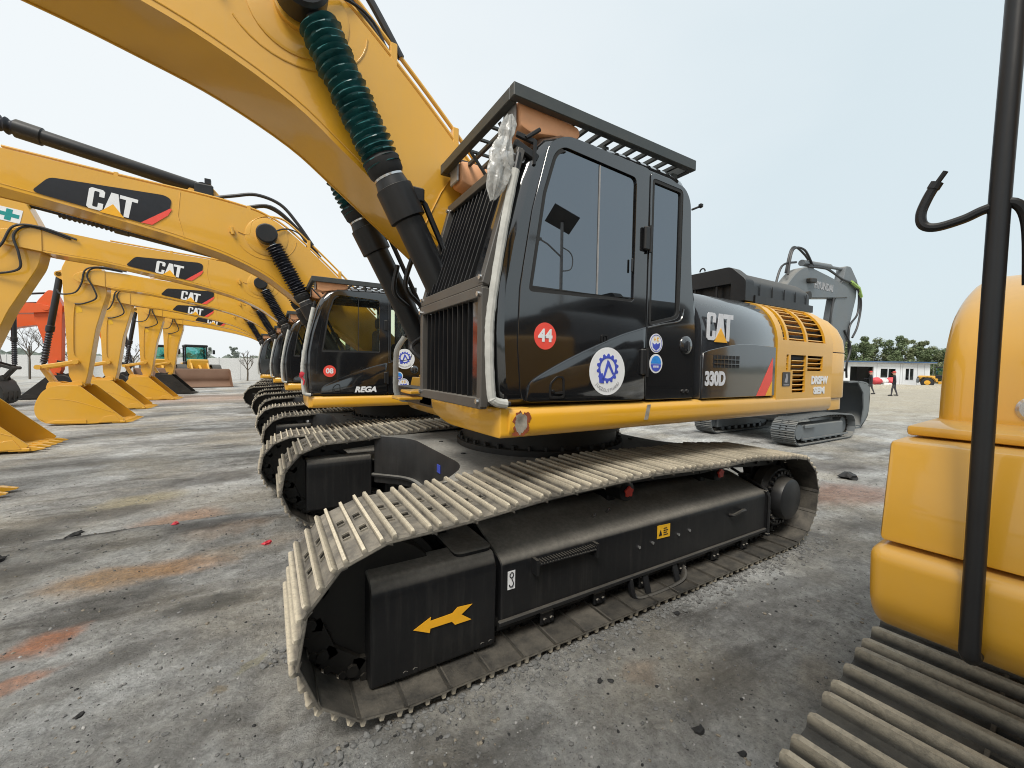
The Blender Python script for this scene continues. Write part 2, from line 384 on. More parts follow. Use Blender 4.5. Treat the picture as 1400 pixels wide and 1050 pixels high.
# stains: (x, y, rx, ry, angle, colour, strength) real spills of rust, brick dust and oil
warp = N.new('ShaderNodeVectorMath'); warp.operation = 'MULTIPLY_ADD'
nw = N.new('ShaderNodeTexNoise'); nw.inputs['Scale'].default_value = 2.6; nw.inputs['Detail'].default_value = 6; nw.inputs['Roughness'].default_value = .65; L.new(pos, nw.inputs['Vector'])
sb = N.new('ShaderNodeVectorMath'); sb.operation = 'SUBTRACT'; sb.inputs[1].default_value = (.5, .5, .5); L.new(nw.outputs['Color'], sb.inputs[0])
L.new(sb.outputs[0], warp.inputs[0]); warp.inputs[1].default_value = (.42, .30, 0); L.new(pos, warp.inputs[2])
STAINS = [
 # x, y, rx, ry, angle, colour, amount
 (-1.14, 3.40, .20, .17, 20, (.52, .21, .10), .9),
 (-1.15, 3.03, .18, .08, 20, (.50, .24, .14), .75),
 (-1.02, 4.18, .50, .26, 4, (.44, .27, .13), .85),
 (-.60, 4.20, .38, .22, -5, (.46, .27, .14), .75),
 (-.35, 4.9, .5, .25, 10, (.40, .26, .16), .45),
 (-.92, 6.25, .55, .40, 10, (.50, .31, .20), .85),
 (-1.55, 7.4, .6, .35, 10, (.42, .36, .22), .7),
 (-.1, 4.35, .6, .2, 5, (.36, .28, .2), .5),
 (-1.40, 5.50, .50, .28, 25, (.05, .048, .045), 1.0),
 (-.55, 5.15, .5, .22, 15, (.075, .07, .066), .8),
 (-1.9, 4.6, .7, .22, 12, (.085, .08, .072), .75),
 (-.9, 3.75, .45, .16, 10, (.11, .105, .095), .6),
 (-.75, 3.0, .35, .12, 15, (.10, .096, .088), .65),
 (-.35, 2.2, .4, .12, 25, (.13, .128, .12), .5),
 (.7, 1.45, .45, .14, 5, (.14, .135, .125), .5),
 (2.1, 1.2, .45, .16, 10, (.11, .106, .1), .6),
 (3.6, 1.5, .6, .15, -8, (.13, .125, .115), .6),
 (-.8, 2.65, .6, .16, 20, (.62, .63, .62), .6),
 (-1.5, 3.9, .6, .16, 10, (.55, .55, .53), .5),
 (-1.0, 4.65, .6, .14, 8, (.56, .56, .54), .5),
 (-.40, 3.40, .34, .15, 5, (.07, .068, .06), .85),
 (-2.6, 6.3, .8, .5, 20, (.07, .068, .063), .85),
 (-1.7, 6.9, .7, .3, 10, (.09, .085, .08), .7),
 (-.7, 8.3, .9, .5, 15, (.075, .07, .068), .7),
 (-3.2, 10.5, 1.3, .6, 10, (.09, .088, .085), .7),
 (-1.7, 12.5, 1.6, .5, 0, (.10, .10, .10), .6),
 (-3, 27, 5, 3.5, 0, (.42, .29, .22), .7),
 (6.7, 2.4, 1.3, .55, -20, (.33, .19, .14), .75),
 (8.6, 3.1, 1.2, .5, -20, (.10, .09, .085), .7),
 (5.6, 1.7, .6, .25, -20, (.08, .075, .07), .6),
 (1.75, 1.48, .16, .10, 0, (.40, .30, .22), .6),
 (-.24, 2.47, .07, .04, 30, (.22, .15, .05), .9),
 (-.05, 2.62, .10, .03, 60, (.36, .32, .15), .5),
 (2.85, 1.45, .5, .25, -10, (.12, .115, .11), .5),
 (-.6, 2.5, .7, .35, 10, (.40, .41, .41), .45),
 (1.3, 1.0, .5, .3, 10, (.40, .40, .39), .4),
 (2.6, 1.0, .3, .12, 10, (.36, .30, .22), .4),
]
for (sx_, sy_, rx, ry, an, colr, am) in STAINS:
    q = N.new('ShaderNodeMapping'); q.vector_type = 'TEXTURE'; q.inputs['Location'].default_value = (sx_, sy_, 0); q.inputs['Rotation'].default_value = (0, 0, radians(an)); q.inputs['Scale'].default_value = (rx, ry, 1000)
    L.new(warp.outputs[0], q.inputs[0]); ln = N.new('ShaderNodeVectorMath'); ln.operation = 'LENGTH'; L.new(q.outputs[0], ln.inputs[0])
    mr = N.new('ShaderNodeMapRange'); mr.interpolation_type = 'SMOOTHSTEP'; mr.inputs[1].default_value = .35; mr.inputs[2].default_value = 1.15; mr.inputs[3].default_value = am; mr.inputs[4].default_value = 0
    L.new(ln.outputs['Value'], mr.inputs[0]); c = mixc(N, L, mul(N, L, mr.outputs[0], ramp(N, L, nf, [(.2, .35), (.6, 1)])), c, colr)
nd = noise_n(N, L, 8, 9, .75, vec=pos)
c = mixc(N, L, 1.0, c, ramp(N, L, nd, [(.30, .70), (.5, 1.0), (.70, 1.28)]), 'MULTIPLY')
gr = ramp(N, L, nf, [(.28, .48), (.5, 1.0), (.72, 1.45)])
c = mixc(N, L, 1.0, c, gr, 'MULTIPLY')
c = mixc(N, L, ramp(N, L, ng, [(.57, 0), (.68, .55)]), c, (.09, .087, .08))
c = mixc(N, L, ramp(N, L, ng, [(.30, .4), (.42, 0)]), c, (.50, .49, .47))
L.new(c, b.inputs['Base Color']); b.inputs['Roughness'].default_value = .93; b.inputs['Specular IOR Level'].default_value = .25
h = mul(N, L, mul(N, L, mul(N, L, nf, .8), mul(N, L, ng, .35), 'ADD'), mul(N, L, nd, 1.0), 'ADD'); bump(N, L, b, h, .045, 1)
me.materials.append(m)
g = link('ground', me); g['kind'] = 'structure'
# gravel, one mesh of small stones (nobody could count them)
def gravel(name, n, area, rmin, rmax, mat, label, cat='gravel'):
    b2 = MB(); tmp = bmesh.new(); bmesh.ops.create_icosphere(tmp, subdivisions=1, radius=1)
    bv = [v.co.copy() for v in tmp.verts]; bf = [[v.index for v in f.verts] for f in tmp.faces]; tmp.free()
    V, Fc = [], []
    for _ in range(n):
        x, y = area()
        r = rmin+(rmax-rmin)*random.random()**5
        o = Vector((x, y, ground_h(x, y)+r*.2)); an = random.random()*6.3; sxx, syy, szz = r*random.uniform(.7, 1.4), r*random.uniform(.7, 1.2), r*random.uniform(.4, .8)
        k = len(V)
        for v in bv:
            q = v*random.uniform(.8, 1.15); px, py = q.x*sxx, q.y*syy
            V.append((o.x+px*cos(an)-py*sin(an), o.y+px*sin(an)+py*cos(an), o.z+q.z*szz))
        Fc += [[i+k for i in f] for f in bf]
    me = bpy.data.meshes.new(name); me.from_pydata(V, [], Fc); b2.bm.free()
    o = link(name, me, mat); o['kind'] = 'stuff'; return tag(o, label, cat)
def edge_area():
    while True:
        x = random.uniform(-.05, 4.7); y = random.choice((1.80, 2.53))+random.gauss(0, .06)
        if not 1.84 < y < 2.49: return x, y
def near_area():
    while True:
        d = random.random()**1.6*9+.8; a = yaw+random.uniform(-.95, .95)
        x, y = d*sin(a), d*cos(a)
        if not (-.05 < x < 4.75 and 1.84 < y < 2.5) and not (.3 < x and y < .45): return x, y
gravel('gravel', 8000, near_area, .003, .013, 'stone', 'small grey stones scattered over the dirt yard')
gravel('pale_gravel', 3000, near_area, .0025, .010, 'pale_stone', 'small pale stones scattered over the dirt yard')
gravel('tan_gravel', 4000, near_area, .0025, .012, 'tan_stone', 'small tan crumbs scattered over the dirt yard')
gravel('dark_gravel', 3000, near_area, .0025, .010, 'dark_lump', 'small black crumbs scattered over the dirt yard')
gravel('track_grit', 3500, edge_area, .004, .022, 'stone', 'crushed grit pushed up along both edges of the near track')
for (x, y, r, mt, lab) in [
 (-1.742, 5.848, .045, 'dark_lump', 'flat black scrap on the ground left of the near track, longer one'),
 (-1.83, 6.277, .03, 'dark_lump', 'small black scrap just behind the longer flat scrap'),
 (-1.93, 5.0, .035, 'dark_lump', 'black scrap at the far left edge of the yard'),
 (-.027, 4.32, .03, 'litter_red', 'red scrap of litter nearest the front of the tracks'),
 (-.834, 5.285, .028, 'litter_red', 'red scrap of litter out in the open yard'),
 (2.365, 1.724, .016, 'dark_lump', 'black clod just outside the lower step of the near track'),
 (1.69, 1.097, .019, 'dark_lump', 'black clod in the open dirt between the two tracks'),
 (1.493, 1.539, .012, 'dark_lump', 'left one of a pair of small clods below the near track'),
 (1.551, 1.517, .012, 'dark_lump', 'right one of a pair of small clods below the near track'),
 (-.774, 2.6, .014, 'dark_lump', 'dark clod on the pale crust at lower left'),
 (1.742, .923, .013, 'dark_lump', 'dark clod beside the ridged track at lower right'),
 (7.805, 2.692, .11, 'dark_lump', 'black scrap on the reddish dirt beyond the rear of the near track'),
]:
    b2 = MB(); b2.ball((0, 0, 0), r, 2, (1.5, 1, .6), .9); o = link('clod' if mt != 'litter_red' else 'litter', b2.mesh('clod'), mt); o.location = (x, y, ground_h(x, y)+r*.3); o.rotation_euler = (0, 0, random.random()*6); tag(o, lab, 'clod' if mt != 'litter_red' else 'litter')
# ------------------------------------------------------------------ the big excavators (machine space: front towards -X, cab towards -Y)
BASE = (2.4, 3.45, 0.)
CACHE = {}
def part(name, key, fn, mat, parent, off=BASE, label=None, kind=None):
    if key not in CACHE:
        b = MB(); fn(b); me = b.mesh(name, off); me.materials.append(MATS[mat]); CACHE[key] = me
    me = CACHE[key]; o = link(name, me, None, parent)
    if me.materials[0].name != mat: o.material_slots[0].link = 'OBJECT'; o.material_slots[0].material = MATS[mat]
    if label: o['label'] = label
    if kind: o['kind'] = kind
    return o
# --- track path
def track_path():
    p = [(.49+3.7*i/30, .045) for i in range(31)]
    p += [(4.19+.41*sin(a), .455-.41*cos(a)) for a in [pi*i/24 for i in range(1, 24)]]
    top = [(4.19, .865), (3.8, .893), (3.4, .925), (3.1, .917), (2.7, .93), (2.2, .947), (1.63, .935), (1.37, .925), (1.0, .893), (.75, .874), (.49, .865)]
    p += cr(top, 8)
    p += [(.49-.41*sin(a), .455+.41*cos(a)) for a in [pi*i/24 for i in range(1, 24)]]
    return [Vector(q) for q in p]
TP = track_path(); CUM = [0]
for i in range(len(TP)): CUM.append(CUM[-1]+(TP[(i+1) % len(TP)]-TP[i]).length)
def at_s(s_):
    s_ %= CUM[-1]
    for i in range(len(TP)):
        if CUM[i+1] >= s_:
            t = (s_-CUM[i])/(CUM[i+1]-CUM[i]); return TP[i].lerp(TP[(i+1) % len(TP)], t)
NSH = 46; PITCH = CUM[-1]/NSH
SHOE = []
for i in range(NSH):
    a, c = at_s(i*PITCH+.05), at_s((i+1)*PITCH+.05); tt = (c-a).normalized(); nn = Vector((tt.y, -tt.x))
    SHOE.append((a, c, tt, nn))
def shoe_mesh(b):
    p = PITCH; hw = .352
    xs = [-.012, .010, .044, .080, .128, .164, p-.010, p+.014]; zs = [-.016, 0, 0, 0, 0, 0, 0, -.004]
    ys = [-hw, -.120, -.058, .058, .120, hw]
    hole = lambda i, j: i in (2, 4) and j in (1, 3)
    V = {}
    def v(i, j, k):
        if (i, j, k) not in V: V[i, j, k] = b.bm.verts.new((xs[i], ys[j], zs[i]-(.014 if k else 0)))
        return V[i, j, k]
    nxx, nyy = len(xs)-1, len(ys)-1
    solid = lambda i, j: 0 <= i < nxx and 0 <= j < nyy and not hole(i, j)
    for i in range(nxx):
        for j in range(nyy):
            if not solid(i, j): continue
            b.bm.faces.new((v(i, j, 0), v(i+1, j, 0), v(i+1, j+1, 0), v(i, j+1, 0)))
            b.bm.faces.new((v(i, j, 1), v(i, j+1, 1), v(i+1, j+1, 1), v(i+1, j, 1)))
            for (di, dj, A, B_) in ((-1, 0, (i, j+1), (i, j)), (1, 0, (i+1, j), (i+1, j+1)), (0, -1, (i, j), (i+1, j)), (0, 1, (i+1, j+1), (i, j+1))):
                if not solid(i+di, j+dj): b.bm.faces.new((v(*A, 0), v(*A, 1), v(*B_, 1), v(*B_, 0)))
    for gx, hh in ((.022, .031), (.104, .028), (.187, .031)):
        r0 = []
        for y, k in ((-hw, .8), (-hw+.012, 1), (hw-.012, 1), (hw, .8)):
            r0.append([(gx-.013, y, -.002), (gx-.0068, y, hh*k), (gx+.0068, y, hh*k), (gx+.013, y, -.002)])
        b.rings(r0)
    for y in (-.09, .09):
        for gx in (.062, .146):
            b.box(gx-.017, gx+.017, y-.033, y-.026, 0, .009); b.box(gx-.017, gx+.017, y+.026, y+.033, 0, .009)
_b = MB(); shoe_mesh(_b); SHOE_ME = _b.mesh('track_shoe', sharp=25); SHOE_ME.materials.append(MATS['track_shoe_steel'])
YC = (2.165, 4.725)
def chain(b, yc):
    for a, c, tt, nn in SHOE:
        A, C = a-nn*.075, c-nn*.075
        for dy in (-.09, .09): b.bar((A.x, yc+dy, A.y), (C.x, yc+dy, C.y), .04, .10, upv=(nn.x, 0, nn.y))
        b.cyl((A.x, yc-.13, A.y), (A.x, yc+.13, A.y), .03, n=8)
        for q in (.3, .7):
            B_ = a.lerp(c, q)-nn*.03
            for dy in (-.09, .09): b.cyl((B_.x, yc+dy-.03, B_.y), (B_.x, yc+dy+.03, B_.y), .02, n=6)
def undercarriage(root, shoes=True, shoe_mat=None):
    for k, yc in enumerate(YC):
        s = 1 if k == 0 else -1; o = yc-YC[0]; Y = lambda y: yc+s*(y-2.165)
        def yb(y0, y1): return tuple(sorted((Y(y0), Y(y1))))
        tr = part('track', 'chain%d' % k, lambda b: chain(b, yc), 'dark_steel', root)
        for a, c, tt, nn in SHOE:
            sh = link('track_shoe', SHOE_ME, None, tr)
            X = Vector((tt.x, 0, tt.y)); Z = Vector((nn.x, 0, nn.y)); m = Matrix((X, Z.cross(X), Z)).transposed().to_4x4(); m.translation = Vector((a.x, yc, a.y))-Vector(BASE)
            sh.matrix_local = m
            if shoe_mat: sh.material_slots[0].link = 'OBJECT'; sh.material_slots[0].material = MATS[shoe_mat]
        def idler(b):
            b.lathe((.49, yc-.08, .455), (0, 1, 0), [(0, .2), (.001, .29), (.05, .30), (.051, .335), (.11, .335), (.111, .30), (.16, .29), (.161, .2)], 32)
            b.cyl((.49, yc-.16, .455), (.49, yc+.16, .455), .07)
        part('front_idler', 'idler%d' % k, idler, 'dark_steel', root)
        def sprocket(b):
            pts = []
            for i in range(21):
                for da, r in ((0, .30), (.35, .36), (.6, .36), (.9, .30)): pts.append((4.19+r*cos(2*pi*(i+da)/21), .455+r*sin(2*pi*(i+da)/21)))
            b.plate(pts, (), yc-.045, yc+.045, bev=.006)
            b.lathe((4.19, Y(2.1), .455), (0, -s, 0), [(0, .29), (.08, .29), (.10, .275), (.13, .27), (.131, .2), (.20, .195), (.225, .185), (.236, .16), (.237, .001)], 40)
            for i in range(26):
                an = 2*pi*i/26; b.cyl((4.19+.235*cos(an), Y(1.97), .455+.235*sin(an)), (4.19+.235*cos(an), Y(1.945), .455+.235*sin(an)), .018, n=6)
        part('drive_sprocket', 'sprocket%d' % k, sprocket, 'satin_black', root)
        for i in range(8):
            x = .98+i*.385
            part('track_roller', 'roller%d_%d' % (k, i), lambda b: b.lathe((x, Y(1.99), .185), (0, s, 0), [(0, .05), (.02, .075), (.05, .08), (.051, .1), (.11, .1), (.111, .075), (.24, .075), (.241, .1), (.30, .1), (.301, .08), (.33, .075), (.35, .05)], 16), 'frame_black', root)
        for i, x in enumerate((2.25, 3.38)):
            cro = part('carrier_roller', 'carrier%d_%d' % (k, i), lambda b: (b.lathe((x, Y(2.08), .755), (0, s, 0), [(0, .05), (.01, .075), (.16, .08), (.17, .06)], 16), b.box(x-.04, x+.04, *yb(2.24, 2.42), .6, .78, .01)), 'frame_black', root)
            part('red_cap', 'redcap%d_%d' % (k, i), lambda b: b.plate([(x+.036*cos(a_)*(1+.18*sin(5*a_)), .755+.036*sin(a_)*(1+.18*sin(5*a_))) for a_ in [2*pi*j/20 for j in range(20)]], (), *yb(2.062, 2.076)), 'decal_red', cro)
        def frame(b):
            sec = rr([(Y(1.95), .20), (Y(1.95), .545), (Y(2.30), .665), (Y(2.42), .665), (Y(2.42), .20)], [.01, .045, .05, .02, .01], 4)
            b.plate(sec, (), 1.12, 3.90, 'X', bev=.006)
            b.box(1.12, 3.9, *yb(2.0, 2.4), .12, .199)
            b.plate([(3.9, .17), (3.9, .55), (3.93, .56), (3.93, .17)], (), Y(1.945), Y(2.42))
            b.box(3.905, 3.945, *yb(1.925, 2.45), .14, .16)
        tf = part('track_frame', 'frame%d' % k, frame, 'frame_black', root)
        def rail(b): b.bar((1.10, Y(1.944), .20), (3.9, Y(1.944), .20), .026, .03, .005); b.tube([(3.925, Y(1.935), .17), (3.925, Y(1.935), .5), (3.925, Y(1.96), .56), (3.925, Y(2.3), .69)], .013, 6)
        part('edge_rail', 'rail%d' % k, rail, 'satin_black', tf)
        def guard(b):
            b.plate(rr([(Y(1.955), .085), (Y(1.945), .545), (Y(1.99), .61), (Y(2.13), .625), (Y(2.13), .085)], [.02, .05, .02, .01, .01], 5), (), .405, 1.085, 'X', bev=.008)
            b.plate(rr([(.86, Y(2.0)), (1.09, Y(2.0)), (1.09, Y(2.4)), (.86, Y(2.4))], .05), (), .60, .635, 'Z', bev=.008)
            b.plate([(1.085, .12), (1.085, .6), (1.12, .56), (1.12, .16)], (), Y(2.0), Y(2.4))
            b.plate(rr([(Y(2.47), .19), (Y(2.475), .64), (Y(2.44), .70), (Y(2.30), .705), (Y(2.30), .19)], [.02, .05, .02, .01, .01], 5), (), .31, .93, 'X', bev=.008)
        gd = part('idler_guard', 'guard%d' % k, guard, 'frame_black', root)
        for i in range(8):
            def ygap(b):
                x = .6+i*.43; b.box(x-.05, x+.05, *yb(1.965, 1.99), .075, .16, .008)
                b.cyl((x-.025, Y(1.968), .11), (x-.025, Y(1.952), .11), .014, n=6); b.cyl((x+.025, Y(1.968), .11), (x+.025, Y(1.952), .11), .014, n=6)
            part('roller_bracket', 'brk%d_%d' % (k, i), ygap, 'frame_black', tf)
        def steps(b):
            b.bar((1.34, Y(1.925), .50), (1.80, Y(1.925), .493), .05, .012, .003)
            for i in range(22): b.box(1.345+i*.021, 1.355+i*.021, *yb(1.90, 1.945), .503, .516)
            b.box(1.325, 1.345, *yb(1.9, 1.95), .44, .53); b.box(1.79, 1.81, *yb(1.9, 1.95), .44, .53)
        part('step_plate', 'step%d' % k, steps, 'satin_black', tf)
        def lowstep(b):
            b.tube(cr([(2.15, Y(1.95), .19), (2.17, Y(1.93), .07), (2.25, Y(1.90), .05), (2.6, Y(1.90), .055), (2.72, Y(1.93), .085), (2.76, Y(2.0), .13)], 4), .016, 7, flat=1.8)
            b.bar((2.3, Y(1.95), .19), (2.3, Y(1.905), .05), .05, .012); b.bar((2.62, Y(1.95), .19), (2.62, Y(1.905), .06), .05, .012)
        part('lower_step', 'lowstep%d' % k, lowstep, 'satin_black', tf)
        for i, (x, z) in enumerate(((2.232, .396), (2.372, .398), (2.66, .402), (2.79, .409), (1.95, .60), (2.09, .615))):
            part('bolt', 'bolt%d_%d' % (k, i), lambda b: b.cyl((x, Y(1.95 if z < .5 else 2.13), z), (x, Y(1.938 if z < .5 else 2.10), z+(.0 if z < .5 else .03)), .011, n=8), 'chrome', tf)
        part('tow_loop', 'loop%d' % k, lambda b: b.tube(cr([(3.33, Y(1.95), .43), (3.34, Y(1.915), .44), (3.42, Y(1.905), .46), (3.5, Y(1.915), .455), (3.51, Y(1.95), .44)], 4), .014, 7), 'satin_black', tf)
        if k == 0:
            part('arrow_decal', 'arrow', lambda b: b.plate([(.612, .325), (.703, .366), (.700, .346), (.821, .350), (.850, .374), (.936, .367), (.872, .328), (.931, .283), (.836, .283), (.818, .305), (.700, .306), (.697, .284)], (), 1.9435, 1.9455), 'decal_amber', gd)
            hk = part('hook_decal', 'hookp', lambda b: b.plate([(1.158, .38), (1.158, .487), (1.207, .487), (1.207, .38)], (), 1.9455, 1.9475), 'decal_white', tf)
            part('hook_symbol', 'hooks', lambda b: (b.tube([(1.183+.012*cos(a_), 1.944, .462+.015*sin(a_)) for a_ in [2*pi*j/14 for j in range(15)]], .0032, 5), b.tube(cr([(1.183, 1.944, .447), (1.188, 1.944, .43), (1.196, 1.944, .412), (1.186, 1.944, .395), (1.172, 1.944, .398), (1.169, 1.944, .41)], 4), .0034, 5)), 'decal_black', tf)
            part('hazard_decal', 'haz', lambda b: b.plate([(2.42, .415), (2.42, .512), (2.56, .506), (2.56, .41)], (), 1.9445, 1.947), 'decal_hazard', tf)
            part('hazard_symbol', 'hazs', lambda b: (b.plate([(2.435, .435), (2.47, .435), (2.4525, .48)], (), 1.942, 1.9435), [b.box(2.485, 2.485+.05-.012*(i % 2), 1.942, 1.9435, .432+i*.016, .438+i*.016) for i in range(4)]), 'decal_black', tf)
    def carbody(b):
        o_ = rr([(1.27, 2.80), (1.27, 4.10), (.95, 4.44), (3.85, 4.44), (3.5, 4.1), (3.5, 2.8), (3.85, 2.45), (.95, 2.45)], [.2, .2, .02, .02, .2, .2, .02, .02], 6)
        b.plate(o_, (), .40, .90, 'Z', bev=.02, seg=2); b.plate(inset(o_, -.035), (), .47, .50, 'Z', bev=.006)
        for x0, x1, xa, xb in ():
            for y0, y1 in ((2.42, 2.95), (4.47, 3.95)):
                A = [(x0, y0, .32), (x1, y0, .32), (x1, y0, .80), (x0, y0, .80)]; B_ = [(xa, (y0+y1)/2, .42), (xb, (y0+y1)/2, .42), (xb, (y0+y1)/2, .93), (xa, (y0+y1)/2, .93)]; C = [(xa, y1, .5), (xb, y1, .5), (xb, y1, .99), (xa, y1, .99)]
                b.rings([A, B_, C] if y0 < y1 else [C, B_, A])
        for i in range(10):
            an = .3+i*.62; b.cyl((2.4+1.0*cos(an), 3.45+1.0*sin(an), .90), (2.4+1.0*cos(an), 3.45+1.0*sin(an), .91), .022, n=8)
    cb = part('car_body', 'carbody', carbody, 'dusty_black', root)
    part('blue_sticker', 'bluest', lambda b: b.box(1.262, 1.268, 3.30, 3.37, .72, .79), 'decal_blue', cb)
    part('slew_ring', 'slew', lambda b: (b.lathe((2.4, 3.45, .90), (0, 0, 1), [(0, .84), (.05, .84), (.055, .78), (.17, .78), (.175, .82), (.345, .82)], 48), [b.cyl((2.4+.81*cos(2*pi*i/36), 3.45+.81*sin(2*pi*i/36), .95), (2.4+.81*cos(2*pi*i/36), 3.45+.81*sin(2*pi*i/36), .985), .02, n=6) for i in range(36)]), 'dark_steel', root)

# --- brand lettering as block shapes in a 1 x 1 box
def cat_polys():
    C = [(.05, 0), (.27, 0), (.32, .08), (.32, .35), (.215, .35), (.215, .16), (.195, .13), (.13, .13), (.11, .16), (.11, .84), (.13, .87), (.195, .87), (.215, .84), (.215, .65), (.32, .65), (.32, .92), (.27, 1), (.05, 1), (0, .92), (0, .08)]
    A = [(.335, 0), (.44, 1), (.585, 1), (.70, 0), (.59, 0), (.575, .16), (.45, .16), (.44, 0)]
    T = [(.62, 1), (1., 1), (1., .83), (.88, .83), (.865, 0), (.755, 0), (.755, .83), (.62, .83)]
    return [C, A, T], [(.27, -.06), (.51, .47), (.78, -.06)]
def lettering(b, x0, z0, wd, ht, y0, y1, rot=0.):
    c, s_ = cos(rot), sin(rot)
    for poly in cat_polys()[0]: b.plate([(x0+u*wd*c-v*ht*s_, z0+u*wd*s_+v*ht*c) for u, v in poly], (), y0, y1)
def triangle(b, x0, z0, wd, ht, y0, y1, rot=0.):
    c, s_ = cos(rot), sin(rot); b.plate([(x0+u*wd*c-v*ht*s_, z0+u*wd*s_+v*ht*c) for u, v in cat_polys()[1]], (), y0, y1)
def round_sticker(parent, key, x, z, r, y, kind):
    """kind: number / gear / shield / wave"""
    st = part('round_sticker', key+'d', lambda b: b.plate(circ(x, z, r, 36), (), y-.0015, y), {'number': 'decal_red'}.get(kind, 'decal_white'), parent)
    y1, y0 = y-.002, y-.0032
    if kind == 'gear':
        def gear(b):
            pts = []
            for i in range(14):
                for da, q in ((0, .52), (.25, .62), (.55, .62), (.8, .52)): pts.append((x+r*q*cos(2*pi*(i+da)/14), z+.12*r+r*q*sin(2*pi*(i+da)/14)))
            b.plate(pts, [circ(x, z+.12*r, r*.42, 28)], y0, y1)
            k = lambda u, v: (x+u*r, z+.12*r+v*r)
            b.plate([k(-.20, -.46), k(-.30, -.46), k(-.03, .36), k(.07, .30), k(.36, -.22), k(.27, -.26), k(.03, .10)], (), y0-.001, y0-.0002)
            b.plate([k(-.50, -.22), k(-.28, -.20), k(-.20, -.62), k(-.46, -.60)], (), y0-.001, y0-.0002)
        part('gear_emblem', key+'g', gear, 'decal_blue', parent)
        def arc(b):
            txt = 'JUQZEUSPHANU'
            for i, ch in enumerate(txt):
                an = -pi/2+(i-(len(txt)-1)/2)*.155
                m = Matrix.Translation((x+.80*r*cos(an), y0, z+.80*r*sin(an))) @ Matrix.Rotation(-(an+pi/2), 4, 'Y') @ Matrix.Rotation(pi/2, 4, 'X')
                b.text(ch, .15*r*1.2, (0, 0, 0), Matrix.Translation((0, 0, 0)), ext=.0003) if False else _ch(b, ch, .19*r, m)
        part('arc_lettering', key+'t', arc, 'decal_grey', parent)
    elif kind == 'shield':
        part('emblem', key+'g', lambda b: (b.plate([(x-.6*r, z+.05*r), (x-.2*r, z-.15*r), (x, z+.05*r), (x+.2*r, z-.1*r), (x+.62*r, z+.1*r), (x+.5*r, z-.45*r), (x, z-.75*r), (x-.5*r, z-.45*r)], (), y0, y1), b.tube([(x+.86*r*cos(a_), y1, z+.86*r*sin(a_)) for a_ in [2*pi*j/30 for j in range(31)]], .0022, 4)), 'decal_blue', parent)
        part('emblem_top', key+'t', lambda b: (b.box(x-.28*r, x-.18*r, y0, y1, z+.22*r, z+.6*r), b.box(x-.35*r, x-.08*r, y0-.0004, y1-.0004, z+.36*r, z+.46*r), b.box(x+.1*r, x+.4*r, y0, y1, z+.22*r, z+.3*r), b.box(x+.1*r, x+.18*r, y0-.0004, y1-.0004, z+.22*r, z+.6*r), b.box(x+.1*r, x+.4*r, y0-.0002, y1-.0002, z+.5*r, z+.6*r)), 'decal_hazard', parent)
    elif kind == 'wave':
        part('emblem', key+'g', lambda b: b.plate([(x+.78*r*cos(a_), z+.82*r*sin(a_)) for a_ in [pi*j/16 for j in range(17)]], (), y0, y1), 'decal_sky', parent)
        part('emblem_base', key+'t', lambda b: (b.plate([(x+.78*r*cos(a_), z-.06*r+.76*r*sin(a_)) for a_ in [pi+pi*j/16 for j in range(17)]], (), y0, y1)), 'decal_blue', parent)
        part('emblem_mark', key+'m', lambda b: [b.box(x+u*r, x+(u+.16)*r, y0-.001, y1-.0005, z-.42*r, z-.2*r) for u in (-.4, -.1, .2)], 'decal_white', parent)
    return st
def _ch(b, ch, size, m):
    cu = bpy.data.curves.new('t', 'FONT'); cu.body = ch; cu.size = size; cu.extrude = .0003; cu.align_x = 'CENTER'; cu.align_y = 'CENTER'; cu.resolution_u = 2
    o = bpy.data.objects.new('t', cu); me = bpy.data.meshes.new_from_object(o); me.transform(m); b.bm.from_mesh(me)
    bpy.data.objects.remove(o); bpy.data.curves.remove(cu); bpy.data.meshes.remove(me)
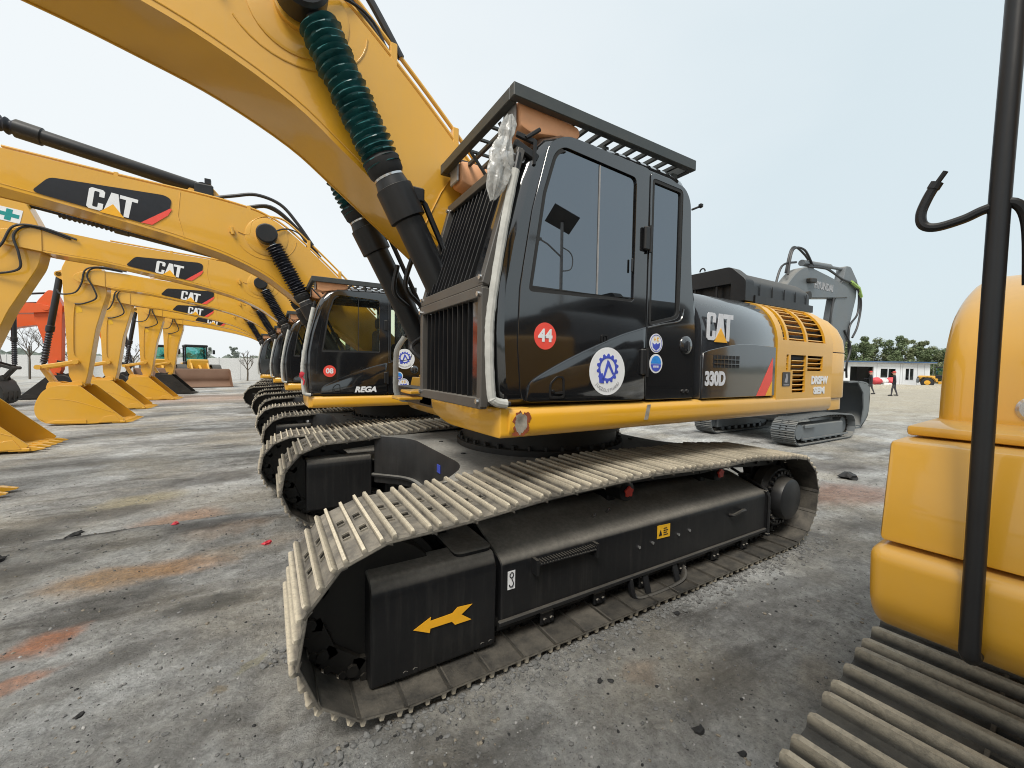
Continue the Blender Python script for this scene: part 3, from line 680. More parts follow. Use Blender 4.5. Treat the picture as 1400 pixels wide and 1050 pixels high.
# --- cab
def inset(pts, d):
    n = len(pts); o = []
    ar = sum(pts[i-1][0]*pts[i][1]-pts[i][0]*pts[i-1][1] for i in range(n)); sg = 1 if ar > 0 else -1
    for i in range(n):
        p0, p, p1 = Vector(pts[i-1]), Vector(pts[i]), Vector(pts[(i+1) % n])
        a = (p-p0).normalized(); c = (p1-p).normalized(); n0 = Vector((-a.y, a.x))*sg; n1 = Vector((-c.y, c.x))*sg; m = (n0+n1); m = m/max(.3, m.length_squared)*2
        o.append(tuple(p+m*d))
    return o
def cab(root, dx, pre, glassmat, first):
    X = lambda pts: [(x+dx, z) for x, z in pts]
    O = X([(1.09, 1.43), (1.06, 1.60), (1.045, 1.85), (1.05, 2.09), (1.10, 2.36), (1.20, 2.72), (1.26, 2.87), (1.36, 2.99), (1.50, 3.055), (2.0, 3.085), (2.48, 3.08), (2.62, 3.055), (2.72, 2.97), (2.76, 2.8), (2.785, 2.4), (2.85, 2.12), (2.86, 1.8), (2.86, 1.43)])
    WIN = {1, 2, 3, 4, 5, 13}                       # outline edges left open: front glass and rear glass
    door_win = rr(X([(1.272, 2.085), (2.118, 2.105), (2.118, 2.925), (1.50, 2.955), (1.435, 2.90), (1.36, 2.66)]), [.03, .03, .04, .09, .05, .02], 4)
    rear_win = rr(X([(2.275, 1.955), (2.60, 2.03), (2.60, 2.955), (2.275, 2.965)]), [.04, .06, .04, .03], 4)
    def shell(b):
        secs = [(1.962, .075), (1.972, .045), (1.99, .02), (2.03, 0), (2.90, 0), (2.94, .02), (2.958, .045), (2.968, .075)]
        R = [[Vector((x, y, z)) for x, z in inset(O, d)] for y, d in secs]
        n = len(O); vs = [[b.bm.verts.new(p) for p in r] for r in R]
        for k in range(len(secs)-1):
            for i in range(n):
                if k == 3 and i in WIN: continue
                j = (i+1) % n; b.bm.faces.new((vs[k][i], vs[k+1][i], vs[k+1][j], vs[k][j]))
        b.plate(inset(O, .075), [door_win, rear_win], 1.962, 1.985)
        right = rr(X([(1.36, 2.0), (2.3, 2.0), (2.3, 2.93), (1.5, 2.93)]), .06); right2 = rr(X([(2.36, 2.0), (2.62, 2.05), (2.62, 2.93), (2.36, 2.93)]), .04)
        b.plate(inset(O, .075), [right, right2], 2.945, 2.968)
        bmesh.ops.recalc_face_normals(b.bm, faces=list(b.bm.faces))
    cb = part('cab', pre+'cab', shell, 'black_paint', root)
    door_o = rr(X([(1.235, 1.45), (2.236, 1.437), (2.240, 3.015), (1.53, 3.03), (1.40, 2.955), (1.29, 2.55), (1.215, 2.10), (1.205, 1.8)]), [.06, .02, .03, .10, .06, .03, .03, .03], 4)
    dr = part('cab_door', pre+'door', lambda b: b.plate(door_o, [door_win], 1.9535, 1.961, bev=.003), 'black_paint', root)
    quarter = rr(X([(2.256, 1.437), (2.79, 1.437), (2.79, 1.95), (2.72, 2.4), (2.69, 2.9), (2.62, 2.985), (2.256, 3.0)]), [.02, .02, .1, .1, .1, .08, .03], 4)
    part('quarter_panel', pre+'quarter', lambda b: b.plate(quarter, [rear_win], 1.9535, 1.961, bev=.003), 'black_paint', root)
    def seal(b):
        for w_ in (door_win, rear_win):
            b.plate(inset(w_, -.002), [inset(w_, .022)], 1.956, 1.974)
        b.box(dx+1.275, dx+2.115, 1.958, 1.972, 2.075, 2.12)
    part('window_seal', pre+'seal', seal, 'rubber', dr)
    part('door_window', pre+'dwin', lambda b: b.plate(inset(door_win, .004), (), 1.9685, 1.9715), glassmat, dr)
    part('quarter_window', pre+'qwin', lambda b: b.plate(inset(rear_win, .004), (), 1.9685, 1.9715), glassmat, root)
    part('window_divider', pre+'div', lambda b: b.box(dx+1.795, dx+1.803, 1.962, 1.968, 2.11, 2.93), 'lamp_face' if first else 'rubber', dr)
    part('right_window', pre+'rwin', lambda b: (b.box(dx+1.35, dx+2.31, 2.951, 2.955, 1.98, 2.94), b.box(dx+2.35, dx+2.63, 2.951, 2.955, 1.99, 2.94)), glassmat, root)
    part('windscreen', pre+'wscreen', lambda b: b.rings([[(O[i][0]+.008, y, O[i][1]) for i in range(1, 7)] for y in (2.02, 2.91)], False, False), 'glass_dark' if first else glassmat, root)
    part('rear_window', pre+'rearw', lambda b: b.rings([[(O[i][0]-.008, y, O[i][1]) for i in (13, 14)] for y in (2.02, 2.91)], False, False), glassmat, root)
    # curved raised lower panels below the styling crease
    cs = [(1.272, 1.515), (1.30, 1.565), (1.42, 1.632), (1.60, 1.715), (1.81, 1.80), (2.02, 1.875), (2.236, 1.935)]
    part('lower_door_panel', pre+'ldp', lambda b: b.plate(X(cr(cs, 4)+[(2.236, 1.445), (1.262, 1.455)]), (), 1.944, 1.9545, bev=.005, seg=2), 'black_paint', dr)
    part('crease_trim', pre+'crease', lambda b: b.tube([(x+dx, 1.948, z+.002) for x, z in cr(cs, 5)], .0055, 5), 'grey_black_paint', dr)
    cs2 = [(2.256, 1.94), (2.42, 1.975), (2.56, 1.998), (2.62, 2.03), (2.64, 2.10)]
    part('crease_trim', pre+'crease2', lambda b: b.tube([(x+dx, 1.950, z) for x, z in cr(cs2, 5)], .0055, 5), 'grey_black_paint', root)
    def latch(b):
        b.plate(rr(X([(1.42, 1.468), (1.535, 1.468), (1.53, 1.60), (1.475, 1.605), (1.425, 1.56)]), .02), [rr(X([(1.432, 1.48), (1.525, 1.48), (1.52, 1.59), (1.478, 1.594), (1.435, 1.553)]), .015)], 1.938, 1.945)
        b.bar((dx+1.46, 1.937, 1.50), (dx+1.52, 1.937, 1.502), .008, .012); b.cyl((dx+1.447, 1.944, 1.513), (dx+1.447, 1.934, 1.513), .008, n=10)
    part('door_handle', pre+'handle', latch, 'satin_black', dr)
    part('door_lock', pre+'lock', lambda b: (b.plate(rr(X([(1.83, 1.815), (1.885, 1.815), (1.885, 1.868), (1.83, 1.868)]), .012), [rr(X([(1.838, 1.823), (1.877, 1.823), (1.877, 1.86), (1.838, 1.86)]), .008)], 1.945, 1.954), b.box(dx+1.85, dx+1.866, 1.943, 1.953, 1.83, 1.853)), 'satin_black', dr)
    for z0, z1 in ((2.46, 2.62), (1.61, 1.79)):
        part('door_hinge', pre+'hinge%.1f' % z0, lambda b: (b.box(dx+2.185, dx+2.235, 1.925, 1.95, z0, z1, .008), b.cyl((dx+2.245, 1.935, z0-.01), (dx+2.245, 1.935, z1+.01), .012, n=10)), 'satin_black', dr)
    part('door_catch', pre+'catch', lambda b: b.box(dx+2.085, dx+2.10, 1.945, 1.957, 2.3, 2.39, .004), 'satin_black', dr)
    part('lock_cap', pre+'cap', lambda b: (b.lathe((dx+2.682, 1.956, 1.836), (0, -1, 0), [(0, .068), (.012, .066), (.022, .055), (.027, .03), (.028, .001)], 28), b.box(dx+2.676, dx+2.69, 1.92, 1.93, 1.79, 1.86, .003)), 'grey_black_paint', root)
    part('bolt', pre+'qb', lambda b: [b.lathe((dx+2.66+i*.05, 1.955, 1.49), (0, -1, 0), [(0, .016), (.01, .015), (.013, .001)], 10) for i in range(2)], 'satin_black', root)
    # mirror stub at the rear corner, seat and console seen through glass
    part('antenna_knob', pre+'knob', lambda b: (b.tube([(dx+2.75, 1.99, 2.86), (dx+2.79, 1.95, 2.88)], .008, 6), b.ball((dx+2.795, 1.945, 2.885), .02, 1)), 'satin_black', root)
    st = part('operator_seat', pre+'seat', lambda b: (b.box(dx+1.75, dx+2.25, 2.25, 2.72, 1.75, 1.95, .05, 2), b.box(dx+2.15, dx+2.32, 2.25, 2.72, 1.9, 2.5, .06, 2), b.box(dx+2.18, dx+2.28, 2.35, 2.62, 2.52, 2.7, .04, 2)), 'seat_cloth', root)
    part('control_console', pre+'cons', lambda b: (b.box(dx+1.6, dx+2.2, 2.1, 2.2, 1.45, 2.05, .03), b.box(dx+1.6, dx+2.2, 2.76, 2.88, 1.45, 2.1, .03), b.tube([(dx+1.3, 2.4, 1.5), (dx+1.33, 2.4, 2.2)], .02), b.box(dx+1.2, dx+1.3, 2.72, 2.9, 1.95, 2.25, .02)), 'satin_black', root)
    return cb, dr
def front_guard(root):
    def framefn(zz):
        def fn(b):
            (x0, z0), (x1, z1) = zz; t = .055
            b.bar((x0, 1.985, z0), (x1, 1.985, z1), t, .045, .004, (0, 0, 1) if False else (1, 0, 0)); b.bar((x0, 2.955, z0), (x1, 2.955, z1), t, .045, .004, (1, 0, 0))
            for f in (0.03, .97):
                x, z = x0+(x1-x0)*f, z0+(z1-z0)*f; b.bar((x-.002, 1.965, z), (x-.002, 2.975, z), .045, .06, .004)
        return fn
    for nm, zz in (('upper', ((1.0, 2.095), (1.215, 2.865))), ('lower', ((1.0, 1.43), (1.0, 2.075)))):
        g = part('front_guard', 'fg'+nm, framefn(zz), 'guard_bronze', root)
        (x0, z0), (x1, z1) = zz
        def pane(b):
            b.bar((x0+.085, 2.47, z0+.03), (x1+.085, 2.47, z1-.03), .94, .01, 0, (1, 0, 0))
            b.bar((x0+.012, 2.075, z0+.045), (x1+.012, 2.075, z1-.045), .135, .006, 0, (1, 0, 0))
        part('guard_backing', 'fgp'+nm, pane, 'black_paint', g)
        n = 12 if nm == 'upper' else 10
        for i in range(n):
            y = 2.165+i*.78/n
            def barfn(b):
                p = Vector((x0+.03, y, z0+.05)); q = Vector((x1+.03, y, z1-.05))
                b.bar(p, q, .006, .055, 0, (1, 0, 0) if False else (0, 0, 1)) if False else b.bar(p, q, .006, .075, .0015, (1, 0, 0))
            part('guard_bar', 'fgb%s%d' % (nm, i), barfn, 'frame_black', g)
        for y, f in ((1.985, .05), (1.985, .95), (2.955, .05), (2.955, .95)):
            part('bolt', 'fgbolt%s%.2f%.2f' % (nm, y, f), lambda b: b.cyl((x0+(x1-x0)*f-.022, y, z0+(z1-z0)*f), (x0+(x1-x0)*f-.04, y, z0+(z1-z0)*f), .014, n=8), 'chrome', g)
        if nm == 'lower': part('guard_side', 'fgside', lambda b: b.box(1.0, 1.06, 1.962, 1.968, 1.44, 2.07), 'guard_bronze', g)
def roof_guard(root, dx, pre):
    def fr(b):
        x0, x1, y0, y1, z0, z1 = dx+1.144, dx+2.712, 1.935, 3.03, 3.118, 3.192
        b.box(x0, x1, y0, y0+.05, z0, z1, .004); b.box(x0, x1, y1-.05, y1, z0, z1, .004)
        b.box(x0, x0+.05, y0+.051, y1-.051, z0, z1-.002, .004); b.box(x1-.05, x1, y0+.051, y1-.051, z0, z1-.002, .004)
        for x in (1.9, 2.6): b.box(dx+x, dx+x+.05, 2.05, 2.10, 3.05, 3.12); b.box(dx+x, dx+x+.05, 2.85, 2.90, 3.05, 3.12)
    g = part('roof_guard', pre+'rg', fr, 'roof_guard_grey', root)
    for i in range(13):
        x = dx+1.27+i*.107
        part('guard_slat', pre+'rgs%d' % i, lambda b: b.box(x, x+.022, 1.986, 2.979, 3.126, 3.15), 'roof_guard_grey', g)
    for i in range(5):
        y = 2.15+i*.165
        part('guard_slat', pre+'rgx%d' % i, lambda b: b.box(dx+1.195, dx+2.66, y, y+.02, 3.1505, 3.165), 'roof_guard_grey', g)
    part('guard_strut', pre+'rgst', lambda b: (b.tube([(dx+1.33, 2.2, 2.98), (dx+1.2, 2.2, 3.12)], .012, 6), b.tube([(dx+1.33, 2.6, 2.98), (dx+1.2, 2.6, 3.12)], .012, 6)), 'roof_guard_grey', g)
    for k, (ya, yb_) in enumerate(((1.99, 2.17), (2.80, 2.98))):
        pr = [(1.215, 3.165), (1.30, 3.175), (1.645, 3.135), (1.66, 3.09), (1.62, 3.055), (1.45, 3.03), (1.30, 3.00), (1.225, 3.02)]
        l = part('roof_lamp', pre+'lamp%d' % k, lambda b: b.plate([(x+dx, z-.012) for x, z in rr(pr, .02)], (), ya, yb_, bev=.015, seg=2), 'lamp_cover', root)
        part('lamp_lens', pre+'lens%d' % k, lambda b: b.box(dx+1.196, dx+1.212, ya+.02, yb_-.02, 3.012, 3.145, .01), 'lamp_face', l)
def handrail(root, pts, key, foam, r=.022):
    o = part('handrail', key, lambda b: b.tube(cr(pts, 6), r*.65 if foam else r, 10), 'satin_black', root)
    if foam:
        def wrap(b):
            P = cr(pts, 10)[3:-3]; R = [r*(1.05+.12*noise.noise(Vector((i*.7, 0, 3)))+.06*(i % 3 == 0)) for i in range(len(P))]; b.tube(P, R, 10)
        part('foam_wrap', key+'w', wrap, 'foam', o)
    return o

# --- boom, cylinders, stick, bucket
BY0, BY1 = 3.06, 3.70
TOPC = [(-3.7, 4.63), (-3.2, 4.60), (-2.66, 4.54), (-1.6, 4.46), (-.6, 4.40), (-.05, 4.33), (.2, 4.255), (.45, 4.115), (.8, 3.83), (1.29, 3.38), (1.9, 2.77), (2.3, 2.36), (2.42, 2.1)]
BOTC = [(2.3, 1.88), (2.05, 1.95), (1.55, 2.28), (.95, 2.74), (.46, 3.12), (.15, 3.345), (-.285, 3.55), (-.69, 3.675), (-1.3, 3.82), (-2.67, 4.07), (-3.3, 4.13), (-3.7, 4.17)]
def boom(b):
    b.plate(cr(TOPC, 4)+cr(BOTC, 4), (), BY0+.012, BY1-.012, bev=.006)
    for y0, y1 in ((BY0, BY0+.014), (BY1-.014, BY1)):      # side plates stand a little past the flanges
        o = cr(TOPC, 4)+cr(BOTC, 4); b.plate(inset(o, -.008), (), y0, y1)
        fork = rr([(-3.70, 4.64), (-3.95, 4.63), (-4.32, 4.52), (-4.42, 4.36), (-4.3, 4.25), (-3.70, 4.165)], [.01, .1, .1, .1, .1, .01]); b.plate(fork, (), y0-.02, y1+.02, bev=.006)
    for s, y in ((-1, BY0), (1, BY1)):
        b.lathe((.19, y, 3.94), (0, s, 0), [(0, .30), (.006, .30), (.012, .285), (.0121, .15), (.05, .15), (.055, .13), (.056, .001)], 36)
        b.lathe((-4.15, y+s*.02, 4.43), (0, s, 0), [(0, .13), (.03, .12), (.031, .001)], 24)
def bellows(b, p0, p1, r, n, wob=.0):
    p0, p1 = Vector(p0), Vector(p1); ax = (p1-p0); ln = ax.length; ax.normalize(); u = Vector((0, 1, 0)); v = ax.cross(u); R = []
    st = n*6
    for i in range(st+1):
        t = i/st; ph = (i % 6)/6; ring = []
        for k in range(20):
            an = 2*pi*k/20
            q = r*(.72+.34*abs(1-2*((ph+.12*sin(an+i*.13))%1))**1.3)
            q *= 1+wob*noise.noise(Vector((cos(an)*1.3, sin(an)*1.3, t*n*.5)))
            tw = ln*t+wob*.08*r*sin(an*2+i)
            ring.append(p0+ax*tw+(u*cos(an)+v*sin(an))*q)
        R.append(ring)
    b.rings(R)
def linkage(root, pre, gait, decal):
    bm_ = part('boom', 'boom', boom, 'yellow_paint', root)
    part('weld_seam', 'weld', lambda b: b.tube([(1.03, BY0-.001, 2.72), (1.16, BY0-.001, 3.0), (1.35, BY0-.001, 3.3)], .006, 5), 'yellow_paint', bm_)
    part('weld_seam', 'weld2', lambda b: b.tube([(x, BY0-.001, z+.035) for x, z in cr(BOTC[2:], 4)], .005, 5), 'yellow_paint', bm_)
    part('weld_seam', 'weld3', lambda b: b.tube([(-.86, BY0-.001, 3.74), (-.93, BY0-.001, 4.05), (-.90, BY0-.001, 4.40)], .005, 5), 'yellow_paint', bm_)
    part('weld_seam', 'weld4', lambda b: b.tube([(.19+.42*cos(a_), BY0-.001, 3.94+.36*sin(a_)) for a_ in [-2.6+.16*j for j in range(17)]], .006, 5), 'yellow_paint', bm_)
    part('pin_plate', 'pinplate', lambda b: (b.lathe((.19, BY0-.056, 3.94), (0, -1, 0), [(0, .105), (.015, .105), (.02, .09), (.021, .001)], 28), [b.cyl((.19+.06*cos(a_), BY0-.076, 3.94+.06*sin(a_)), (.19+.06*cos(a_), BY0-.085, 3.94+.06*sin(a_)), .012, n=6) for a_ in (0, 1.57, 3.14, 4.71)]), 'lamp_face', bm_)
    for i, (dy, dz) in enumerate(((.03, .055), (.05, .15))):
        pt = [(x, BY0+dy, z+(.04 if x < .3 else dz)) for x, z in TOPC[2:-2]]
        part('hydraulic_pipe', 'pipe%d' % i, lambda b: b.tube(cr(pt, 5), .016, 7), 'yellow_paint', bm_)
    for i, q in enumerate((3, 5, 8, 9)):
        x, z = TOPC[q]; part('pipe_clamp', 'clamp%d' % i, lambda b: b.box(x-.025, x+.025, BY0+.015, BY0+.075, z-.0, z+(.065 if x < .3 else .165), .005), 'yellow_paint', bm_)
    part('boom_lug', 'lug', lambda b: (b.tube([(-.28, BY0-.03, 4.0), (-.26, BY0-.03, 3.90)], .025, 8), b.box(-.31, -.24, BY0-.03, BY0+.005, 3.93, 3.97)), 'yellow_paint', bm_)
    part('grease_line', 'grease', lambda b: b.tube(cr([(-.2, BY0-.008, 3.96), (-.05, BY0-.008, 3.94), (.0, BY0-.008, 4.15), (.19, BY0-.008, 4.27), (.3, BY0-.008, 4.2)], 5), .006, 5), 'yellow_paint', bm_)
    part('hydraulic_hose', 'those', lambda b: (b.tube(cr([(-.55, BY0+.08, 4.42), (-.25, BY0+.07, 4.52), (.05, BY0+.06, 4.60), (.38, BY0+.06, 4.52), (.62, BY0+.055, 4.27), (.86, BY0+.05, 3.93)], 6), .027, 8), b.tube(cr([(.24, BY0-.05, 4.0), (.45, BY0-.03, 4.11), (.66, BY0+.03, 4.08), (.78, BY0+.05, 3.88)], 6), .012, 6), b.tube(cr([(-.1, BY0+.3, 4.42), (.2, BY0+.3, 4.52), (.55, BY0+.3, 4.32), (1.0, BY0+.3, 3.80)], 6), .03, 8), b.tube(cr([(-.1, BY0+.22, 4.42), (.25, BY0+.2, 4.5), (.6, BY0+.2, 4.25), (.95, BY0+.2, 3.85)], 6), .026, 8)), 'hose', bm_)
    if decal:
        dk = part('decal_panel', 'bd', lambda b: b.plate(rr([(-2.40, 4.075), (-2.24, 4.285), (-1.08, 4.315), (-1.0, 4.27), (-1.02, 4.13), (-1.34, 3.875), (-2.31, 4.045)], [.05, .06, .05, .04, .01, .01, .04]), (), BY0-.0105, BY0-.0085), 'decal_black', bm_)
        part('decal_stripe', 'bs', lambda b: b.plate([(-1.02, 4.135), (-.995, 4.13), (-1.045, 4.03), (-1.22, 3.865), (-1.345, 3.875)], (), BY0-.0105, BY0-.0085), 'decal_red', bm_)
        part('lettering', 'bl', lambda b: lettering(b, -1.90, 3.97, .50, .285, BY0-.013, BY0-.0107, radians(-8)), 'decal_white', bm_)
        part('letter_triangle', 'bt', lambda b: triangle(b, -1.90, 3.97, .50, .285, BY0-.015, BY0-.0132, radians(-8)), 'decal_amber', bm_)
    for k, y in enumerate((2.895, 3.865)):
        p, q = Vector((.19, y, 3.94)), Vector((1.47, y, 1.53)); d = (q-p).normalized()
        def cyl(b):
            b.tube([p+d*1.13, p+d*1.20, p+d*1.205, p+d*1.42, p+d*1.43, q], [.10, .115, .128, .128, .103, .103], 24)
            for i in range(10):
                an = 2*pi*i/10; o = Vector((0, 1, 0))*cos(an)+d.cross(Vector((0, 1, 0)))*sin(an); b.cyl(p+d*1.14+o*.085, p+d*1.19+o*.085, .014, n=6)
            b.tube([p+d*1.3+Vector((.13, 0, .06)), p+d*1.36+Vector((.15, 0, .075)), q-d*.5+Vector((.13, 0, .06)), q-d*.45+Vector((.1, 0, .05))], .022, 8)
            b.box(p.x+d.x*1.28+.06, p.x+d.x*1.28+.17, y-.05, y+.05, p.z+d.z*1.28+.0, p.z+d.z*1.28+.10, .01)
        c_ = part('boom_cylinder', 'bcyl%d' % k, cyl, 'satin_black', root)
        part('cylinder_rod', 'brod%d' % k, lambda b: (b.cyl(p+d*.1, p+d*1.16, .05, n=16), b.lathe((p.x, y-.09, p.z), (0, 1, 0), [(0, .13), (.02, .15), (.16, .15), (.18, .13)], 28)), 'satin_black', c_)
        part('rod_gaiter', '%sgait%d' % (pre, k), lambda b: bellows(b, p+d*.20, p+d*1.06, .125, 21, .10), gait, c_)
        part('gaiter_cuff', 'cuff%d' % k, lambda b: b.tube([p+d*.99, p+d*1.02, p+d*1.10, p+d*1.13], [.10, .125, .118, .10], 20), 'rubber', c_)
        part('clamp_ring', 'ring%d' % k, lambda b: (b.tube([p+d*1.128, p+d*1.142], [.105, .105], 20), b.tube([p+d*.18, p+d*.215], [.07, .075], 16)), 'chrome', c_)
    # stick cylinder on top of the boom
    p, q = Vector((-.66, 3.38, 4.60)), Vector((-4.25, 3.38, 5.22)); d = (q-p).normalized()
    sc_ = part('stick_cylinder', 'scyl', lambda b: (b.tube([p, p+d*.1, p+d*1.75, p+d*1.76, p+d*2.0], [.07, .095, .095, .115, .115], 20), b.cyl(p+d*2, q, .05, n=14), b.cyl((p.x, 3.28, p.z), (p.x, 3.48, p.z), .09), b.box(p.x-.1, p.x+.14, 3.24, 3.29, 4.38, 4.66, .02), b.box(p.x-.1, p.x+.14, 3.47, 3.52, 4.38, 4.66, .02), b.box(p.x+.02, p.x+.1, 3.34, 3.42, 4.70, 4.78)), 'satin_black', root)
    part('rod_gaiter', 'sgait', lambda b: bellows(b, p+d*2.0, p+d*2.9, .10, 12, .14), 'gaiter_black', sc_)
    part('cylinder_lug', 'slug', lambda b: b.plate(rr([(-.95, 4.40), (-.3, 4.37), (-.55, 4.66), (-.75, 4.68)], [.02, .02, .08, .08]), (), 3.3, 3.46, bev=.01), 'yellow_paint', bm_)
    # stick
    stick_o = rr([(-4.42, 5.30), (-4.2, 5.33), (-3.86, 4.82), (-3.70, 4.45), (-3.70, 3.95), (-3.96, 2.9), (-4.17, 1.45), (-4.24, 1.14), (-4.46, 1.14), (-4.58, 1.45), (-4.62, 2.9), (-4.66, 4.3), (-4.68, 4.6)], [.09, .09, .1, .08, .1, .1, .05, .08, .08, .05, .1, .1, .08])
    sk = part('stick', 'stick', lambda b: (b.plate(stick_o, (), 3.17, 3.59, bev=.012), b.cyl((-4.35, 3.06, 1.2), (-4.35, 3.70, 1.2), .09), b.cyl((-4.40, 3.04, 1.86), (-4.40, 3.72, 1.86), .07), b.cyl((-4.15, 3.02, 4.43), (-4.15, 3.74, 4.43), .08), b.plate(rr([(-4.62, 4.25), (-4.62, 4.62), (-4.86, 4.52), (-4.86, 4.40)], [.01, .01, .06, .06]), (), 3.28, 3.48)), 'yellow_paint', root)
    part('caution_decal', 'ydec', lambda b: b.plate([(-4.42, 3.52), (-4.28, 3.54), (-4.24, 3.36), (-4.38, 3.33)], (), 3.165, 3.1685), 'decal_hazard', sk)
    part('hydraulic_hose', 'sthose', lambda b: [b.tube(cr(pp, 7), .022, 7) for pp in (
        [(-3.2, 3.02, 4.68), (-3.75, 3.0, 4.74), (-4.1, 2.98, 4.62), (-4.2, 2.98, 4.2), (-4.35, 3.0, 3.92), (-4.65, 3.04, 3.85), (-4.75, 3.1, 3.98)],
        [(-3.3, 3.04, 4.66), (-3.9, 3.02, 4.70), (-4.08, 3.0, 4.45), (-3.95, 3.0, 4.1), (-3.9, 3.02, 3.8), (-4.2, 3.1, 3.62), (-4.4, 3.16, 3.6)])], 'hose', sk)
    part('hydraulic_pipe', 'stpipe', lambda b: (b.tube(cr([(-4.4, 3.15, 3.6), (-4.44, 3.15, 3.2), (-4.46, 3.15, 2.2), (-4.43, 3.14, 2.1)], 4), .012, 6)), 'yellow_paint', sk)
    p, q = Vector((-4.76, 3.38, 4.46)), Vector((-5.17, 3.38, 1.72)); d = (q-p).normalized()
    bc = part('bucket_cylinder', 'kcyl', lambda b: (b.tube([p, p+d*.06, p+d*1.55, p+d*1.56, p+d*1.72, p+d*1.73], [.06, .08, .08, .1, .1, .06], 18), b.cyl(p+d*1.7, q, .045, n=12), b.cyl((p.x, 3.28, p.z), (p.x, 3.48, p.z), .07)), 'satin_black', root)
    part('rod_gaiter', 'kgait', lambda b: bellows(b, p+d*1.73, q-d*.1, .085, 12, .08), 'gaiter_black', bc)
    lk = part('bucket_link', 'klink', lambda b: ([b.bar((-4.40, y, 1.86), (-5.20, y, 1.68), .05, .12, .02) for y in (3.09, 3.67)], b.bar((-5.18, 3.38, 1.70), (-4.92, 3.38, 1.18), .24, .13, .03), b.cyl((-5.18, 3.03, 1.69), (-5.18, 3.73, 1.69), .07), b.cyl((-4.92, 3.15, 1.18), (-4.92, 3.61, 1.18), .07)), 'yellow_paint', root)
    # bucket
    side = [(-4.20, 1.14), (-3.14, .13), (-3.2, .06), (-3.5, .03), (-4.35, .025), (-4.95, .07), (-5.2, .25), (-5.25, .58), (-5.1, .95), (-4.9, 1.12), (-4.68, 1.17)]
    side = [(-4.35+(x+4.35)*.90, z) for x, z in side]
    BK0, BK1 = 2.74, 4.02
    def bucket(b):
        for y0, y1 in ((BK0, BK0+.025), (BK1-.025, BK1)): b.plate(side, (), y0, y1, bev=.004)
        curve = cr([(-4.35+(x+4.35)*.90, z) for x, z in [(-4.25, 1.16), (-4.68, 1.17), (-4.9, 1.12), (-5.1, .95), (-5.25, .58), (-5.2, .25), (-4.95, .07), (-4.35, .025), (-3.5, .03), (-3.15, .07)]], 4)
        outer = curve; inner = inset(curve+[(-4.2, 1.1)], .022)[:-1]
        b.plate(outer+inner[::-1], (), BK0+.003, BK1-.003)
        for y in (3.10, 3.62): b.plate(rr([(-4.2, 1.12), (-4.28, 1.28), (-4.42, 1.3), (-4.62, 1.2), (-4.84, 1.27), (-5.0, 1.25), (-5.05, 1.05), (-4.7, 1.0)], .05), (), y, y+.04, bev=.006)
        for y in (BK0-.016, BK1-.002):    # wear plates on the side
            b.plate([(-3.36, .06), (-3.48, .26), (-3.72, .22), (-3.85, .05)], (), y, y+.018, bev=.004); b.plate([(-4.1, .04), (-4.1, .14), (-4.75, .16), (-4.95, .08)], (), y, y+.018, bev=.004)
        for i in range(4): b.box(-5.17, -5.145, BK0+.15+i*.36, BK0+.25+i*.36, .25, .6, .005)
        b.box(-3.55, -3.25, BK0-.01, BK1+.01, .02, .075, .008)
    bk = part('bucket', 'bucket', bucket, 'yellow_paint', root)
    part('weld_seam', 'bkweld', lambda b: b.tube(cr([(-4.75, 1.05), (-4.25, .78), (-3.7, .50), (-3.4, .36)], 4) and [(x, BK0-.001, z) for x, z in cr([(-4.9, .8), (-4.4, .72), (-3.9, .52), (-3.5, .34)], 4)], .007, 5), 'yellow_paint', bk)
    for i in range(5):
        y = BK0+.07+i*.285
        part('bucket_tooth', 'tooth%d' % i, lambda b: b.rings([[(-3.42, y-.05, .0), (-3.42, y+.05, .0), (-3.42, y+.05, .1), (-3.42, y-.05, .1)], [(-3.22, y-.05, .01), (-3.22, y+.05, .01), (-3.22, y+.05, .09), (-3.22, y-.05, .09)], [(-3.06, y-.03, .035), (-3.06, y+.03, .035), (-3.06, y+.03, .05), (-3.06, y-.03, .05)]]), 'yellow_paint', bk)

